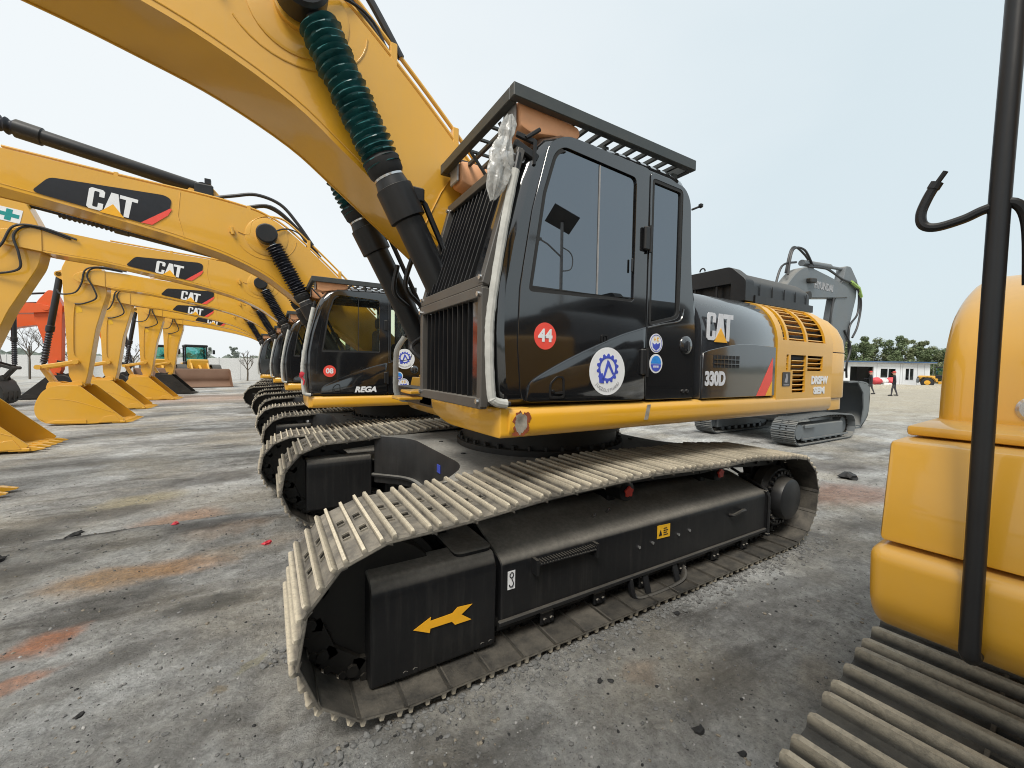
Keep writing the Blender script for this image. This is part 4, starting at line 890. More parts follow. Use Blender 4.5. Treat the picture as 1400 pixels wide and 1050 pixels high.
# --- upper body
def hood_sec(d=0., top=True):
    """cross-section of the engine hood as (y, z), d = inset"""
    a = [(1.95+d, 1.425), (1.95+d, 1.62), (1.95+d, 1.90)]
    a += [(2.30-(.35-d)*cos(t), 1.90+(.42-d)*sin(t)) for t in [pi/2*i/9 for i in range(1, 10)]]
    return a+([(3.45, 2.345-d)] if top else [])
def mirror_sec(s): return s+[(6.9-y, z) for y, z in s[-2::-1]]
def slatpanel(b, xs, sec, skip, th):
    """sheet over columns xs and section points sec with openings; real thickness"""
    nrm = []
    for i in range(len(sec)):
        p0 = Vector(sec[max(i-1, 0)]); p1 = Vector(sec[min(i+1, len(sec)-1)]); t = (p1-p0).normalized(); nrm.append(Vector((t.y, -t.x)))
    V = {}
    def v(i, j, k):
        if (i, j, k) not in V:
            y, z = sec[j]; n = nrm[j]; V[i, j, k] = b.bm.verts.new((xs[i], y+n.x*th*k, z+n.y*th*k))
        return V[i, j, k]
    ok = lambda i, j: 0 <= i < len(xs)-1 and 0 <= j < len(sec)-1 and not skip(i, j)
    for i in range(len(xs)-1):
        for j in range(len(sec)-1):
            if not ok(i, j): continue
            b.bm.faces.new((v(i, j, 0), v(i+1, j, 0), v(i+1, j+1, 0), v(i, j+1, 0))); b.bm.faces.new((v(i, j, 1), v(i, j+1, 1), v(i+1, j+1, 1), v(i+1, j, 1)))
            for di, dj, A, B_ in ((-1, 0, (i, j+1), (i, j)), (1, 0, (i+1, j), (i+1, j+1)), (0, -1, (i, j), (i+1, j)), (0, 1, (i+1, j+1), (i, j+1))):
                if not ok(i+di, j+dj): b.bm.faces.new((v(*A, 0), v(*A, 1), v(*B_, 1), v(*B_, 0)))
    bmesh.ops.recalc_face_normals(b.bm, faces=list(b.bm.faces))
def right_side(root, d):
    """tool box and fuel tank on the side away from the cab"""
    k = '%.2f' % d; sh = lambda pts: [(x+d, z) for x, z in pts]
    part('tool_box', 'toolbox'+k, lambda b: (b.plate(rr(sh([(1.045, 1.185), (1.035, 1.305), (1.6, 1.305), (1.6, 1.12), (1.10, 1.12)]), [.03, .03, 0, 0, .05], 4), (), 3.95, 4.968, bev=.02, seg=3),
        b.plate(sh([(1.062, 1.313), (1.105, 1.512), (1.6, 1.512), (1.6, 1.313)]), (), 3.96, 4.958, bev=.009, seg=2), b.plate(sh([(1.19, 1.517), (1.19, 1.538), (1.6, 1.538), (1.6, 1.517)]), (), 3.97, 4.95, bev=.006, seg=2)), 'yellow_paint', root)
    tk = part('fuel_tank', 'tank'+k, lambda b: b.plate(cr(sh([(1.425, 1.541), (1.435, 1.64), (1.47, 1.74), (1.56, 1.83), (1.78, 1.92), (2.05, 1.965), (2.4, 1.985)]), 4)+sh([(3.2-d, 2.0), (3.2-d, 1.425), (1.425, 1.425)]), (), 4.02, 4.945, bev=.05, seg=4), 'yellow_paint', root)
    part('latch', 'tlatch'+k, lambda b: b.lathe((1.43+d, 4.79, 1.575), (-1, 0, 0), [(0, .03), (.006, .03), (.010, .024), (.0101, .014), (.016, .012), (.017, .001)], 20), 'chrome', tk)
def upper(root, dx, pre, first):
    def plat(b):
        sec = rr([(1.972, 1.245), (1.938, 1.29), (1.938, 1.385), (1.965, 1.421), (2.3, 1.421), (2.3, 1.245)], [.03, .03, .04, .02, .0, .0], 3)
        b.plate(sec, (), dx+1.15, 5.098, 'X', bev=.01, seg=2)
        b.plate(rr([(1.96, 1.421), (1.95, 1.25), (2.75, 1.235), (3.05, 1.30), (3.09, 1.42)], [.01, .03, .3, .1, .02], 4), (), dx+1.10, dx+1.30, 'X', bev=.012, seg=2)
    pl = part('platform_skirt', pre+'plat', plat, 'yellow_paint', root)
    part('platform_deck', pre+'deck', lambda b: (b.box(dx+1.30, 5.1, 2.302, 4.9, 1.26, 1.415), b.box(1.6, 2.4, 3.0, 3.75, 1.42, 1.75, .02), b.plate([(1.3, 1.42), (2.5, 1.42), (2.5, 2.3), (2.2, 2.3), (1.75, 1.75), (1.3, 1.65)], (), 2.99, 3.03), b.plate([(1.3, 1.42), (2.5, 1.42), (2.5, 2.3), (2.2, 2.3), (1.75, 1.75), (1.3, 1.65)], (), 3.73, 3.77)), 'satin_black', root)
    hx = 2.872+dx
    hd = part('engine_hood', pre+'hood', lambda b: b.plate(mirror_sec(hood_sec()), (), hx, 3.965, 'X', bev=.014, seg=2), 'grey_black_paint', root)
    arch = cr([(2.885+dx, 1.785), (3.0, 1.815), (3.34, 1.868), (3.6, 1.878), (3.955, 1.868)], 5)
    part('service_door', pre+'sdoor', lambda b: b.plate(arch+[(3.955, 1.43), (2.885+dx, 1.43)], (), 1.9435, 1.9505, bev=.003), 'grey_black_paint', root)
    part('vent_shade', pre+'vshade', lambda b: b.box(3.02, 3.375, 1.9405, 1.943, 1.672, 1.772), 'rubber', hd)  # flat dark sheet on the door, painted shade in place of vent depth
    part('vent_grid', pre+'vgrid', lambda b: ([b.box(3.02, 3.375, 1.935, 1.941, 1.700+i*.036, 1.706+i*.036) for i in range(2)], [b.box(3.055+i*.05, 3.061+i*.05, 1.9365, 1.9415, 1.672, 1.772) for i in range(6)]), 'grey_black_paint', hd)
    if first:
        part('lettering', 'hl', lambda b: lettering(b, 2.925, 1.888, .345, .215, 1.944, 1.949), 'decal_cream', hd)
        part('letter_triangle', 'ht', lambda b: triangle(b, 2.925, 1.888, .345, .215, 1.9415, 1.9435), 'decal_amber', hd)
        part('model_number', 'hm', lambda b: b.text('330D', .150, (3.05, 1.9415, 1.58), bold=.007, ext=.0012, sx=.80), 'decal_cream', hd)
    part('decal_stripe', pre+'hs', lambda b: b.plate([(3.655, 1.432), (3.905, 1.77), (3.905, 1.57), (3.795, 1.432)], (), 1.9405, 1.9425), 'decal_red', hd)
    part('decal_stripe', pre+'hs2', lambda b: b.plate([(3.80, 1.432), (3.905, 1.56), (3.905, 1.432)], (), 1.9405, 1.9425), 'decal_amber', hd)
    # radiator side: dark core under a yellow shell with louvred openings
    core = part('radiator_core', pre+'core', lambda b: b.plate(mirror_sec(hood_sec(.085)), (), 3.967, 5.10, 'X'), 'satin_black', root)
    xs = [3.985, 4.08, 4.115, 4.15, 4.19, 4.23, 4.275, 4.525, 4.56, 4.60, 4.88, 4.93, 5.098]
    zs = [1.39, 1.45, 1.66, 1.81, 1.90]
    sec = [(1.945, z) for z in zs]+[(2.30-.355*cos(t), 1.90+.425*sin(t)) for t in [radians(a_) for a_ in (6, 16, 26, 36, 46, 56, 66, 74, 82, 90)]]+[(2.6, 2.335)]
    def skip(i, j):
        x = (xs[i]+xs[i+1])/2
        if j == 1: return 4.275 < x < 4.525
        if j == 2: return 4.15 < x < 4.19 or 4.23 < x < 4.525 or 4.56 < x < 4.88
        if 5 <= j <= 10: return 4.08 < x < 4.15 or 4.19 < x < 4.525 or 4.56 < x < 4.93
        return False
    rp_ = part('radiator_panel', pre+'rpanel', lambda b: slatpanel(b, xs, sec, skip, .022), 'yellow_paint', root)
    for ci, (x0, x1) in enumerate(((4.08, 4.15), (4.19, 4.525), (4.56, 4.93))):
        for r in range(7):
            t = radians(9+r*9.3); y, z = 2.30-.335*cos(t), 1.90+.405*sin(t)
            part('louver_slat', pre+'lu%d_%d' % (ci, r), lambda b: b.box(0, x1-x0-.006, -.003, .05, -.004, .004, 0, 1, Matrix.Translation((x0+.003, y, z)) @ Matrix.Rotation(-.35+.15*t, 4, 'X')), 'yellow_paint', rp_)
    for ci, (x0, x1, za, zb) in enumerate(((4.15, 4.19, 1.665, 1.805), (4.275, 4.525, 1.455, 1.805), (4.56, 4.88, 1.665, 1.805))):
        n = int((zb-za)/.046)
        for r in range(n):
            z = za+.024+r*.046
            part('louver_slat', pre+'ll%d_%d' % (ci, r), lambda b: b.box(0, x1-x0-.006, -.003, .05, -.004, .004, 0, 1, Matrix.Translation((x0+.003, 1.958, z)) @ Matrix.Rotation(-.45, 4, 'X')), 'yellow_paint', rp_)
    if first:
        lb = part('info_plate', 'iplate', lambda b: b.plate(rr([(4.085, 1.515), (4.225, 1.515), (4.225, 1.645), (4.085, 1.645)], .01), (), 1.940, 1.944), 'decal_black', rp_)
        part('plate_symbol', 'isym', lambda b: (b.plate([(4.12, 1.55), (4.145, 1.60), (4.135, 1.625), (4.165, 1.632), (4.18, 1.60), (4.17, 1.545)], (), 1.9385, 1.9395), b.box(4.105, 4.205, 1.9385, 1.9395, 1.522, 1.53)), 'decal_grey', lb)
        part('side_lettering', 'slet', lambda b: (b.text('DRSFW', .105, (4.82, 1.9415, 1.565), bold=.006, ext=.001, sx=1.0), b.text('SEM', .088, (4.82, 1.9415, 1.462), bold=.006, ext=.001, sx=1.55)), 'decal_white', rp_)
    # counterweight
    def cw(b):
        o = rr([(5.108, 1.955), (5.58, 1.955), (5.58, 4.945), (5.108, 4.945)], [.02, .36, .36, .02], 8)
        b.plate(o, (), 1.372, 1.858, 'Z', bev=.012, seg=2); b.plate(inset(o, .02), (), 1.245, 1.366, 'Z', bev=.03, seg=3)
        R = []
        for t in (0, .2, .4, .6, .8, 1.0):
            an = t*pi/2; q_ = .33*(1-cos(an)); R.append([Vector((x, y, 1.866+.43*sin(an))) for x, y in rr([(5.108, 1.955+q_), (5.58-q_, 1.955+q_), (5.58-q_, 4.945-q_), (5.108, 4.945-q_)], [.02, max(.04, .36-q_), max(.04, .36-q_), .02], 8)])
        b.rings(R)
    part('counterweight', 'cw', cw, 'yellow_paint', root)
    # black raised engine cover and its front intake box
    def cover(b):
        sec = rr([(2.27, 2.33), (2.27, 2.53), (2.42, 2.66), (4.3, 2.66), (4.45, 2.53), (4.45, 2.33)], [0, .05, .06, .06, .05, 0], 4)
        b.plate(sec, (), 4.13, 5.30, 'X', bev=.012); b.box(4.13, 5.32, 2.24, 2.262, 2.325, 2.40)
        for i in range(5): b.tube([(4.25+i*.24, 2.265, 2.36), (4.25+i*.24, 2.265, 2.52)], .004, 4)
    part('engine_cover', 'cover', cover, 'satin_black', root)
    def intake(b):
        sec = rr([(2.25, 2.335), (2.25, 2.54), (2.41, 2.69), (4.3, 2.69), (4.46, 2.54), (4.46, 2.335)], [0, .03, .04, .04, .03, 0], 3)
        hole = [(2.40, 2.36), (2.40, 2.52), (4.3, 2.52), (4.3, 2.36)]
        b.plate(sec, [hole], 3.97, 4.115, 'X', bev=.008)
        for y in (2.55, 2.8, 3.2, 3.6, 4.0): b.box(3.985, 4.0, y, y+.02, 2.36, 2.52)
        b.box(4.05, 4.06, 2.4, 4.3, 2.36, 2.52)
    it = part('intake_box', 'intake', intake, 'satin_black', root)
    part('lifting_eye', 'eye', lambda b: b.tube([(4.02, 2.75+.03*cos(a_), 2.71+.035*sin(a_)) for a_ in [pi*j/8 for j in range(9)]], .008, 5), 'satin_black', it)
    right_side(root, .42)
    part('side_step', 'sstep', lambda b: (b.box(1.12, 1.6, 3.70, 4.02, 1.385, 1.415, .008), b.box(1.02, 1.25, 3.72, 3.98, 1.33, 1.36, .008), b.box(1.3, 1.6, 3.62, 3.98, 1.26, 1.38, .02)), 'yellow_paint', root)
    part('hydraulic_hose', 'chose', lambda b: [b.tube(cr(pp, 6), .022, 7) for pp in (
        [(1.0, 3.7, 2.55), (.98, 3.72, 2.3), (1.2, 3.8, 2.15), (1.25, 3.7, 1.95), (1.1, 3.6, 1.8), (1.35, 3.5, 1.6)], [(1.1, 3.6, 2.6), (1.05, 3.62, 2.35), (1.22, 3.7, 2.2), (1.3, 3.62, 2.0), (1.2, 3.5, 1.75)], [(1.2, 3.5, 2.7), (1.35, 3.5, 2.3), (1.5, 3.5, 2.0)], [(1.3, 3.3, 2.4), (1.2, 3.3, 2.1), (1.4, 3.3, 1.8), (1.6, 3.3, 1.7)])], 'hose', root)
    return hd, pl
def excavator(loc, dx, pre, label, first, glassmat, gait, foam_front=True, foam_right=True, guard=False, rz=0):
    root = thing('excavator', Vector(BASE)+Vector(loc), label, 'excavator', 'excavators parked side by side in one row', rz)
    undercarriage(root)
    hd, pl = upper(root, dx, pre, first)
    cb, dr = cab(root, dx, pre, glassmat, first)
    if guard: front_guard(root)
    roof_guard(root, dx, pre)
    handrail(root, [(dx+1.19, 1.955, 2.83), (dx+1.10, 1.95, 2.40), (dx+1.035, 1.95, 2.0), (dx+1.02, 1.95, 1.80), (dx+1.035, 1.95, 1.52), (dx+1.06, 1.945, 1.462), (dx+1.15, 1.94, 1.445)], pre+'rail', foam_front, .024)
    linkage(root, pre, gait, True)
    return root, hd, pl, cb, dr
# ------------------------------------------------------------------ the row of excavators
main, hd, pl, cb, dr = excavator((0, 0, 0), 0., 'a_', 'large yellow and black excavator with slatted front guard and red 44 sticker on its door', True, 'glass_tinted', 'gaiter_teal', guard=True)
round_sticker(dr, 'st44', 1.392, 1.836, .079, 1.9530, 'number')
part('number_lettering', 'n44', lambda b: b.text('44', .098, (1.392, 1.9500, 1.836), bold=.0045, ext=.0006), 'decal_white', dr)
round_sticker(dr, 'stg', 1.885, 1.634, .155, 1.9435, 'gear')
round_sticker(cb, 'sts', 2.353, 1.836, .068, 1.9530, 'shield')
round_sticker(cb, 'stw', 2.357, 1.692, .068, 1.9530, 'wave')
def scrape(b, x, z, rx, rz_, y, seed):
    b.plate([(x+rx*cos(a_)*(1+.5*noise.noise(Vector((cos(a_)*2.8, sin(a_)*2.8, seed)))), z+rz_*sin(a_)*(1+.4*noise.noise(Vector((cos(a_)*2.6, sin(a_)*2.6, seed+5))))) for a_ in [2*pi*j/40 for j in range(40)]], (), y-.0015, y)
part('scraped_patch', 'sc1r', lambda b: [scrape(b, x, z, rx, rz_, 1.9367+.0002*i, 7.+i) for i, (x, z, rx, rz_) in enumerate(((1.268, 1.365, .022, .032), (1.262, 1.30, .016, .022), (1.225, 1.335, .048, .068), (1.20, 1.275, .035, .012)))], 'rust', pl)
part('scraped_patch', 'sc1', lambda b: scrape(b, 1.224, 1.337, .041, .062, 1.9362, 3.), 'scraped_steel', pl)
part('scraped_patch', 'sc2', lambda b: b.plate([(2.235, 1.30), (2.265, 1.405), (2.30, 1.405), (2.275, 1.30)], (), 1.9363, 1.9378), 'scraped_steel', pl)
# plastic bag tied round the mirror bracket
def bag(b):
    R = []; n = 30
    prof = cr([(3.02, 1.20, .022), (2.98, 1.195, .040), (2.93, 1.18, .046), (2.885, 1.17, .036), (2.84, 1.158, .056), (2.78, 1.143, .072), (2.70, 1.125, .070), (2.63, 1.112, .060), (2.585, 1.10, .036), (2.545, 1.09, .010)], 4)
    for k, (z, x, r) in enumerate(prof):
        ring = []
        for i in range(n):
            t_ = 2*pi*i/n; c, s_ = cos(t_), sin(t_); v = Vector((c*1.1, s_*1.1, z*5))
            fold = abs(sin(t_*3.5+z*9+2*noise.noise(Vector((0, 0, z*8)))))
            q = r*(.70+.42*fold+.38*noise.noise(v)+.14*abs(noise.noise(v*3.1)))
            ring.append((x+q*c*1.05, 2.02+.65*q*s_, z+.02*noise.noise(v*1.7)))
        R.append(ring)
    b.rings(R)
b = MB(); bag(b); pb = link('plastic_bag', b.mesh('plastic_bag', (1.15, 2.02, 2.56), 38), 'plastic_film'); pb.location = (1.15-.055, 1.985-.02, 2.56)
pb.scale = (.9, .9, 1.0); tag(pb, 'crumpled clear plastic bag tied over the mirror bracket by the slatted cab front', 'plastic bag')
part('mirror_bracket', 'mbr', lambda b: (b.bar((1.18, 1.99, 2.90), (1.33, 1.975, 2.84), .035, .05, .008), b.bar((1.20, 2.0, 2.96), (1.31, 1.97, 2.93), .02, .03, .004), b.tube([(1.3, 1.965, 2.80), (1.3, 1.955, 2.93)], .012, 6), b.tube([(1.25, 1.975, 2.94), (1.33, 1.955, 3.0)], .012, 6)), 'satin_black', cb)
handrail(main, [(1.46, 4.5, 1.27), (1.33, 4.5, 1.272), (1.25, 4.5, 1.29), (1.205, 4.5, 1.37), (1.2, 4.5, 1.54), (1.205, 4.5, 1.75), (1.225, 4.5, 1.85), (1.32, 4.5, 2.0)], 'railR', True, .028)

E2 = []
DZ = -.25
ex2, hd2, pl2, cb2, dr2 = excavator((-.2, 4.7, DZ), -.40, 'b_', 'yellow and black excavator with clear windows and red 08 sticker on its door', False, 'glass_clear', 'gaiter_black')
ex3 = copy_tree(ex2); ex3.location = Vector(BASE)+Vector((-.35, 9.4, DZ)); ex3['label'] = 'yellow excavator behind the 08 machine with green cross label on its stick'
for (lx, ly, dz, lab) in ((-.57, 14.1, DZ, 'third yellow excavator behind the 44 machine'), (-1.02, 18.8, DZ, 'fourth yellow excavator behind the 44 machine'), (-.85, 23.5, DZ, 'fifth yellow excavator behind the 44 machine with the farthest boom decal'), (-.72, 28.2, DZ, 'farthest yellow excavator of the row, only its stick and bucket showing')):
    c_ = copy_tree(ex3, skip=('decal_panel', 'decal_stripe', 'lettering', 'letter_triangle') if 'farthest' in lab.split()[0] else ()); c_.location = Vector(BASE)+Vector((lx, ly, dz)); c_['label'] = lab; E2.append(c_)
# stickers of the second machine
round_sticker(dr2, 'st08', .985, 1.80, .088, 1.9530, 'number')
part('number_lettering', 'n08', lambda b: b.text('08', .105, (.985, 1.9500, 1.80), bold=.0035, ext=.0006), 'decal_white', dr2)
part('door_lettering', 'rega', lambda b: b.text('REGA', .115, (1.50, 1.9405, 1.515), bold=.006, ext=.0008, shear=.25, sx=1.12), 'decal_white', dr2)
round_sticker(dr2, 'stg2', 2.12, 2.01, .165, 1.951, 'gear')
round_sticker(dr2, 'stw2', 2.02, 1.73, .07, 1.9425, 'wave')
round_sticker(dr2, 'sts2', 2.10, 1.60, .09, 1.9425, 'shield')
part('pink_ribbon', 'ribbon', lambda b: (b.ball((.61, 1.92, 1.74), .035, 1, (1, .6, 1.6), .5), b.tube([(.60, 1.92, 1.72), (.64, 1.91, 1.66), (.63, 1.91, 1.60)], .012, 5)), 'litter_red', cb2)
for ch in ex2.children:
    if ch.name.split('.')[0] == 'bucket': ch.location.x += .13
# third machine: stick swung out, first-aid cross on it
def swing(root, deg, names, piv=(-4.15, 3.38, 4.43)):
    pv = Vector(piv)-Vector(BASE); R = Matrix.Translation(pv) @ Matrix.Rotation(radians(deg), 4, 'Y') @ Matrix.Translation(-pv)
    for ch in root.children:
        if ch.name.split('.')[0] in names: ch.matrix_local = R @ ch.matrix_local
swing(ex3, 11, ('stick', 'bucket_cylinder', 'bucket_link'))
pv = Vector((-4.35, 3.38, 1.2))-Vector((-4.15, 3.38, 4.43)); sh = Matrix.Rotation(radians(11), 3, 'Y') @ pv-pv
for ch in ex3.children:
    if ch.name.startswith('bucket') and not ch.name.startswith(('bucket_c', 'bucket_l')): ch.matrix_local = Matrix.Translation((sh.x, sh.y, sh.z+.02-.10)) @ ch.matrix_local
for ch in ex3.children:
    if ch.name.split('.')[0] == 'stick': st3 = ch
part('cross_label', 'crossw', lambda b: b.plate([(-4.46, 4.70), (-4.46, 4.98), (-4.10, 5.0), (-4.10, 4.72)], (), 3.164, 3.168), 'decal_white', st3)
part('green_cross', 'crossg', lambda b: b.plate([(-4.43+.3*u, 4.735+.23*v) for u, v in ((.35, 0), (.65, 0), (.65, .33), (1, .33), (1, .67), (.65, .67), (.65, 1), (.35, 1), (.35, .67), (0, .67), (0, .33), (.35, .33))], (), 3.161, 3.1635), 'decal_teal', st3)
# the machine on the near right, seen over its own track
ex0 = copy_tree(main, skip=('round_sticker', 'gear_emblem', 'arc_lettering', 'number_lettering', 'emblem', 'emblem_top', 'emblem_base', 'emblem_mark', 'scraped_patch'))
ex0.location = (2.50, -1.10, 0); ex0.rotation_euler = (0, 0, radians(4))
for q in ex0.children:
    if q.name.split('.')[0] == 'track':
        for k_ in q.children:
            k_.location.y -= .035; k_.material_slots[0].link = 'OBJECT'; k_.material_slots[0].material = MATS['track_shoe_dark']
ex0['label'] = 'yellow excavator close on the right with black pipe handrail on its tool box'
for ch in list(ex0.children):
    if ch.name.startswith('handrail'):
        for g_ in list(ch.children): bpy.data.objects.remove(g_)
        if len(ch.data.vertices) and min(v.co.y for v in ch.data.vertices) > -.5: bpy.data.objects.remove(ch)
for ch in list(ex0.children):
    if ch.name.split('.')[0] in ('tool_box', 'fuel_tank', 'side_step'):
        for g_ in list(ch.children): bpy.data.objects.remove(g_)
        bpy.data.objects.remove(ch)
right_side(ex0, 0.)
hr = part('handrail', 'pole0', lambda b: b.tube(cr([(1.12, 4.825, 1.15), (1.055, 4.825, 1.152), (1.035, 4.825, 1.168), (1.028, 4.825, 1.20), (1.032, 4.825, 1.5), (1.046, 4.825, 1.9), (1.070, 4.822, 2.3), (1.115, 4.82, 3.0)], 7), .0135, 14), 'satin_black', ex0)
part('mirror_arm', 'marm', lambda b: (b.tube(cr([(1.07, 4.79, 1.80), (1.06, 4.795, 1.90), (1.05, 4.81, 1.935), (1.046, 4.84, 1.932), (1.044, 4.865, 1.922), (1.040, 4.897, 1.916), (1.038, 4.914, 1.924), (1.038, 4.918, 1.945), (1.038, 4.911, 1.970), (1.038, 4.902, 1.990)], 6), .0078, 10), b.tube([(1.038, 4.904, 1.986), (1.038, 4.899, 1.996)], .0095, 10), b.tube([(1.038, 4.902, 1.99), (1.038, 4.889, 2.012)], .0042, 8)), 'satin_black', hr)

# ------------------------------------------------------------------ orange excavators parked opposite
RM = {'yellow_paint': 'orange_paint'}
SKIP = ('decal_panel', 'decal_stripe', 'lettering', 'letter_triangle', 'caution_decal', 'round_sticker', 'pink_ribbon')
ex6 = E2[2]
ORS = []
for (ox, oy, lab) in ((-16.0, 24.5, 'orange excavator with dark bucket behind the stick with the green cross'), (-15.8, 28.9, 'orange excavator with dark bucket, its boom and stick behind the third yellow stick'), (-14.7, 32.9, 'orange excavator whose stick shows behind the fourth yellow stick')):
    c_ = copy_tree(ex6, skip=SKIP, remap=RM); c_.location = (ox, oy, DZ); c_.rotation_euler = (0, 0, pi); c_['label'] = lab; c_['group'] = 'orange excavators facing the yellow row'
    for ch in c_.children:
        if ch.name.split('.')[0] in ('bucket', 'bucket_link'):
            for q in [ch]+list(ch.children):
                q.material_slots[0].link = 'OBJECT'; q.material_slots[0].material = MATS['dark_steel']
    ORS.append(c_)
swing(ORS[0], -9, ('stick', 'bucket_cylinder', 'bucket_link'))
sh = Matrix.Rotation(radians(-9), 3, 'Y') @ pv-pv
for ch in ORS[0].children:
    if ch.name.split('.')[0] == 'bucket': ch.matrix_local = Matrix.Translation((sh.x, sh.y, sh.z)) @ ch.matrix_local
for q in E2[3].children:
    if q.name.split('.')[0] == 'bucket':
        for k_ in [q]+list(q.children): k_.material_slots[0].link = 'OBJECT'; k_.material_slots[0].material = MATS['dark_steel']

# ------------------------------------------------------------------ small grey excavator behind the hood
def grey_machine():
    root = thing('excavator', (11.3, 5.55, 0), 'small grey excavator with raised arm and bucket behind the black hood', 'excavator')
    sc = .69; R0 = (2.34, 3.445, 0)
    def pt(name, fn, mat, parent, key):
        return part(name, 'gy_'+key, fn, mat, parent, off=(0, 0, 0))
    T = Matrix.Rotation(pi, 4, 'Z') @ Matrix.Scale(sc, 4) @ Matrix.Translation((-2.34, -3.445, 0))
    for k, yc in enumerate((2.05, 4.84)):
        def ch(b): chain(b, yc); b.bm.transform(T)
        tr = pt('track', ch, 'dark_steel', root, 'chain%d' % k)
        for a, c, tt, nn in SHOE:
            sh = link('track_shoe', SHOE_ME, None, tr); X = Vector((tt.x, 0, tt.y)); Z = Vector((nn.x, 0, nn.y)); m = Matrix((X, Z.cross(X), Z)).transposed().to_4x4(); m.translation = (a.x, yc, a.y)
            sh.matrix_local = T @ m; sh.material_slots[0].link = 'OBJECT'; sh.material_slots[0].material = MATS['grey_paint']
        s = 1 if k == 0 else -1
        def fr(b):
            b.box(.95, 3.95, min(yc-s*.28, yc+s*.2), max(yc-s*.28, yc+s*.2), .2, .66, .03); b.bar((.6, yc-s*.3, .2), (3.95, yc-s*.3, .2), .05, .05); b.box(.55, .95, yc-.12, yc+.12, .25, .6, .03)
            b.cyl((4.19, yc-s*.3, .455), (4.19, yc+s*.1, .455), .24); b.cyl((.49, yc-.1, .455), (.49, yc+.1, .455), .3)
            for i in range(7): b.cyl((.95+i*.44, yc-s*.25, .17), (.95+i*.44, yc+s*.2, .17), .09, n=12)
            b.bar((3.2, yc-s*.33, .62), (3.9, yc-s*.33, .62), .06, .12, .02)
            b.bm.transform(T)
        pt('track_frame', fr, 'grey_paint', root, 'fr%d' % k)
    pt('car_body', lambda b: (b.box(-.7, .7, -.6, .6, .45, .68, .05), b.cyl((0, 0, .68), (0, 0, .86), .45)), 'grey_paint', root, 'cbd')
    pt('upper_body', lambda b: (b.plate(rr([(-1.5, -1.0), (1.1, -1.0), (1.1, 1.0), (-1.5, 1.0)], [.5, .05, .05, .5], 6), (), .88, 1.65, 'Z', bev=.05, seg=2)), 'grey_paint', root, 'ub')
    pt('cab', lambda b: b.plate(rr([(-.55, 1.2), (1.05, 1.2), (1.1, 1.9), (.75, 2.62), (-.5, 2.62)], [.05, .05, .2, .2, .15]), (), .1, 1.0, bev=.05, seg=2), 'glass_dark', root, 'cab')
    bo = pt('boom', lambda b: b.plate(cr([(.7, 1.35), (.55, 2.2), (.9, 3.25), (1.6, 4.02), (2.3, 4.40), (3.2, 4.38), (4.72, 4.20), (4.95, 4.05)], 4)+cr([(4.9, 3.86), (4.2, 3.78), (3.0, 3.66), (2.3, 3.58), (1.7, 3.3), (1.25, 2.6), (1.0, 1.4)], 4), (), -.25, .05, bev=.02), 'grey_paint', root, 'boom')
    pt('boom_lettering', lambda b: b.text('HYUNDAI', .27, (3.35, -.256, 4.0), bold=.008, ext=.003, sx=.92), 'decal_grey', bo, 'let')
    pt('boom_cylinder', lambda b: (b.tube([(1.3, -.34, 1.3), (1.75, -.34, 2.5), (1.76, -.34, 2.52), (2.1, -.34, 3.55)], [.08, .08, .045, .045], 12), b.cyl((2.12, -.45, 3.62), (2.12, .2, 3.62), .1)), 'dark_steel', root, 'bcyl')
    pt('boom_light', lambda b: (b.bar((2.35, -.3, 4.05), (2.7, -.3, 4.08), .12, .12, .02)), 'dark_steel', bo, 'light')
    pt('stick_cylinder', lambda b: (b.tube([(2.4, -.1, 4.55), (4.0, -.1, 4.66)], .085, 12), b.tube([(4.0, -.1, 4.66), (5.0, -.1, 4.72)], .045, 10)), 'grey_paint', root, 'scyl')
    pt('stick', lambda b: (b.plate(rr([(4.78, 4.78), (5.1, 4.80), (5.62, 4.42), (5.55, 3.9), (5.0, 2.6), (4.75, 1.45), (4.45, 1.32), (4.22, 1.5), (4.05, 3.2), (4.25, 3.95), (4.6, 4.3)], .08), (), -.22, .02, bev=.015), b.cyl((4.55, -.32, 1.45), (4.55, .12, 1.45), .1)), 'grey_paint', root, 'stick')
    pt('bucket_cylinder', lambda b: (b.tube([(5.5, -.1, 4.2), (5.2, -.1, 2.6)], .07, 10), b.tube([(5.2, -.1, 2.6), (5.05, -.1, 1.75)], .04, 8), b.bar((4.7, -.22, 1.75), (5.08, -.22, 1.72), .05, .08)), 'dark_steel', root, 'kc')
    pt('hydraulic_hose', lambda b: [b.tube(cr(pp, 6), .028, 6) for pp in (
        [(1.5, -.2, 4.1), (1.7, -.2, 4.75), (2.3, -.2, 4.85), (2.8, -.2, 4.5)], [(1.7, -.05, 4.2), (2.0, -.05, 4.9), (2.7, -.05, 4.8), (3.2, -.05, 4.45)], [(1.0, -.15, 3.7), (1.3, -.15, 4.3), (2.0, -.15, 4.5)],
        [(2.4, -.26, 4.42), (3.4, -.26, 4.5), (4.4, -.26, 4.35), (5.3, -.28, 4.25), (5.75, -.28, 3.8), (5.6, -.28, 3.1), (5.25, -.28, 2.7)],
        [(2.6, -.2, 4.5), (3.6, -.2, 4.55), (4.7, -.2, 4.35), (5.5, -.25, 4.3), (5.65, -.25, 3.5), (5.1, -.25, 3.0), (5.15, -.25, 2.2)],
        [(4.0, -.24, 3.75), (3.75, -.3, 3.4), (3.7, -.3, 2.9), (4.0, -.24, 2.4)], [(4.8, -.24, 2.9), (5.1, -.3, 2.4), (4.9, -.3, 1.9), (5.1, -.24, 1.5)])], 'hose', root, 'hose')
    pt('lime_protector', lambda b: b.tube([(5.0, -.28, 4.33), (5.5, -.29, 4.2), (5.7, -.29, 3.95)], .05, 6), 'lime_rod', root, 'lime')
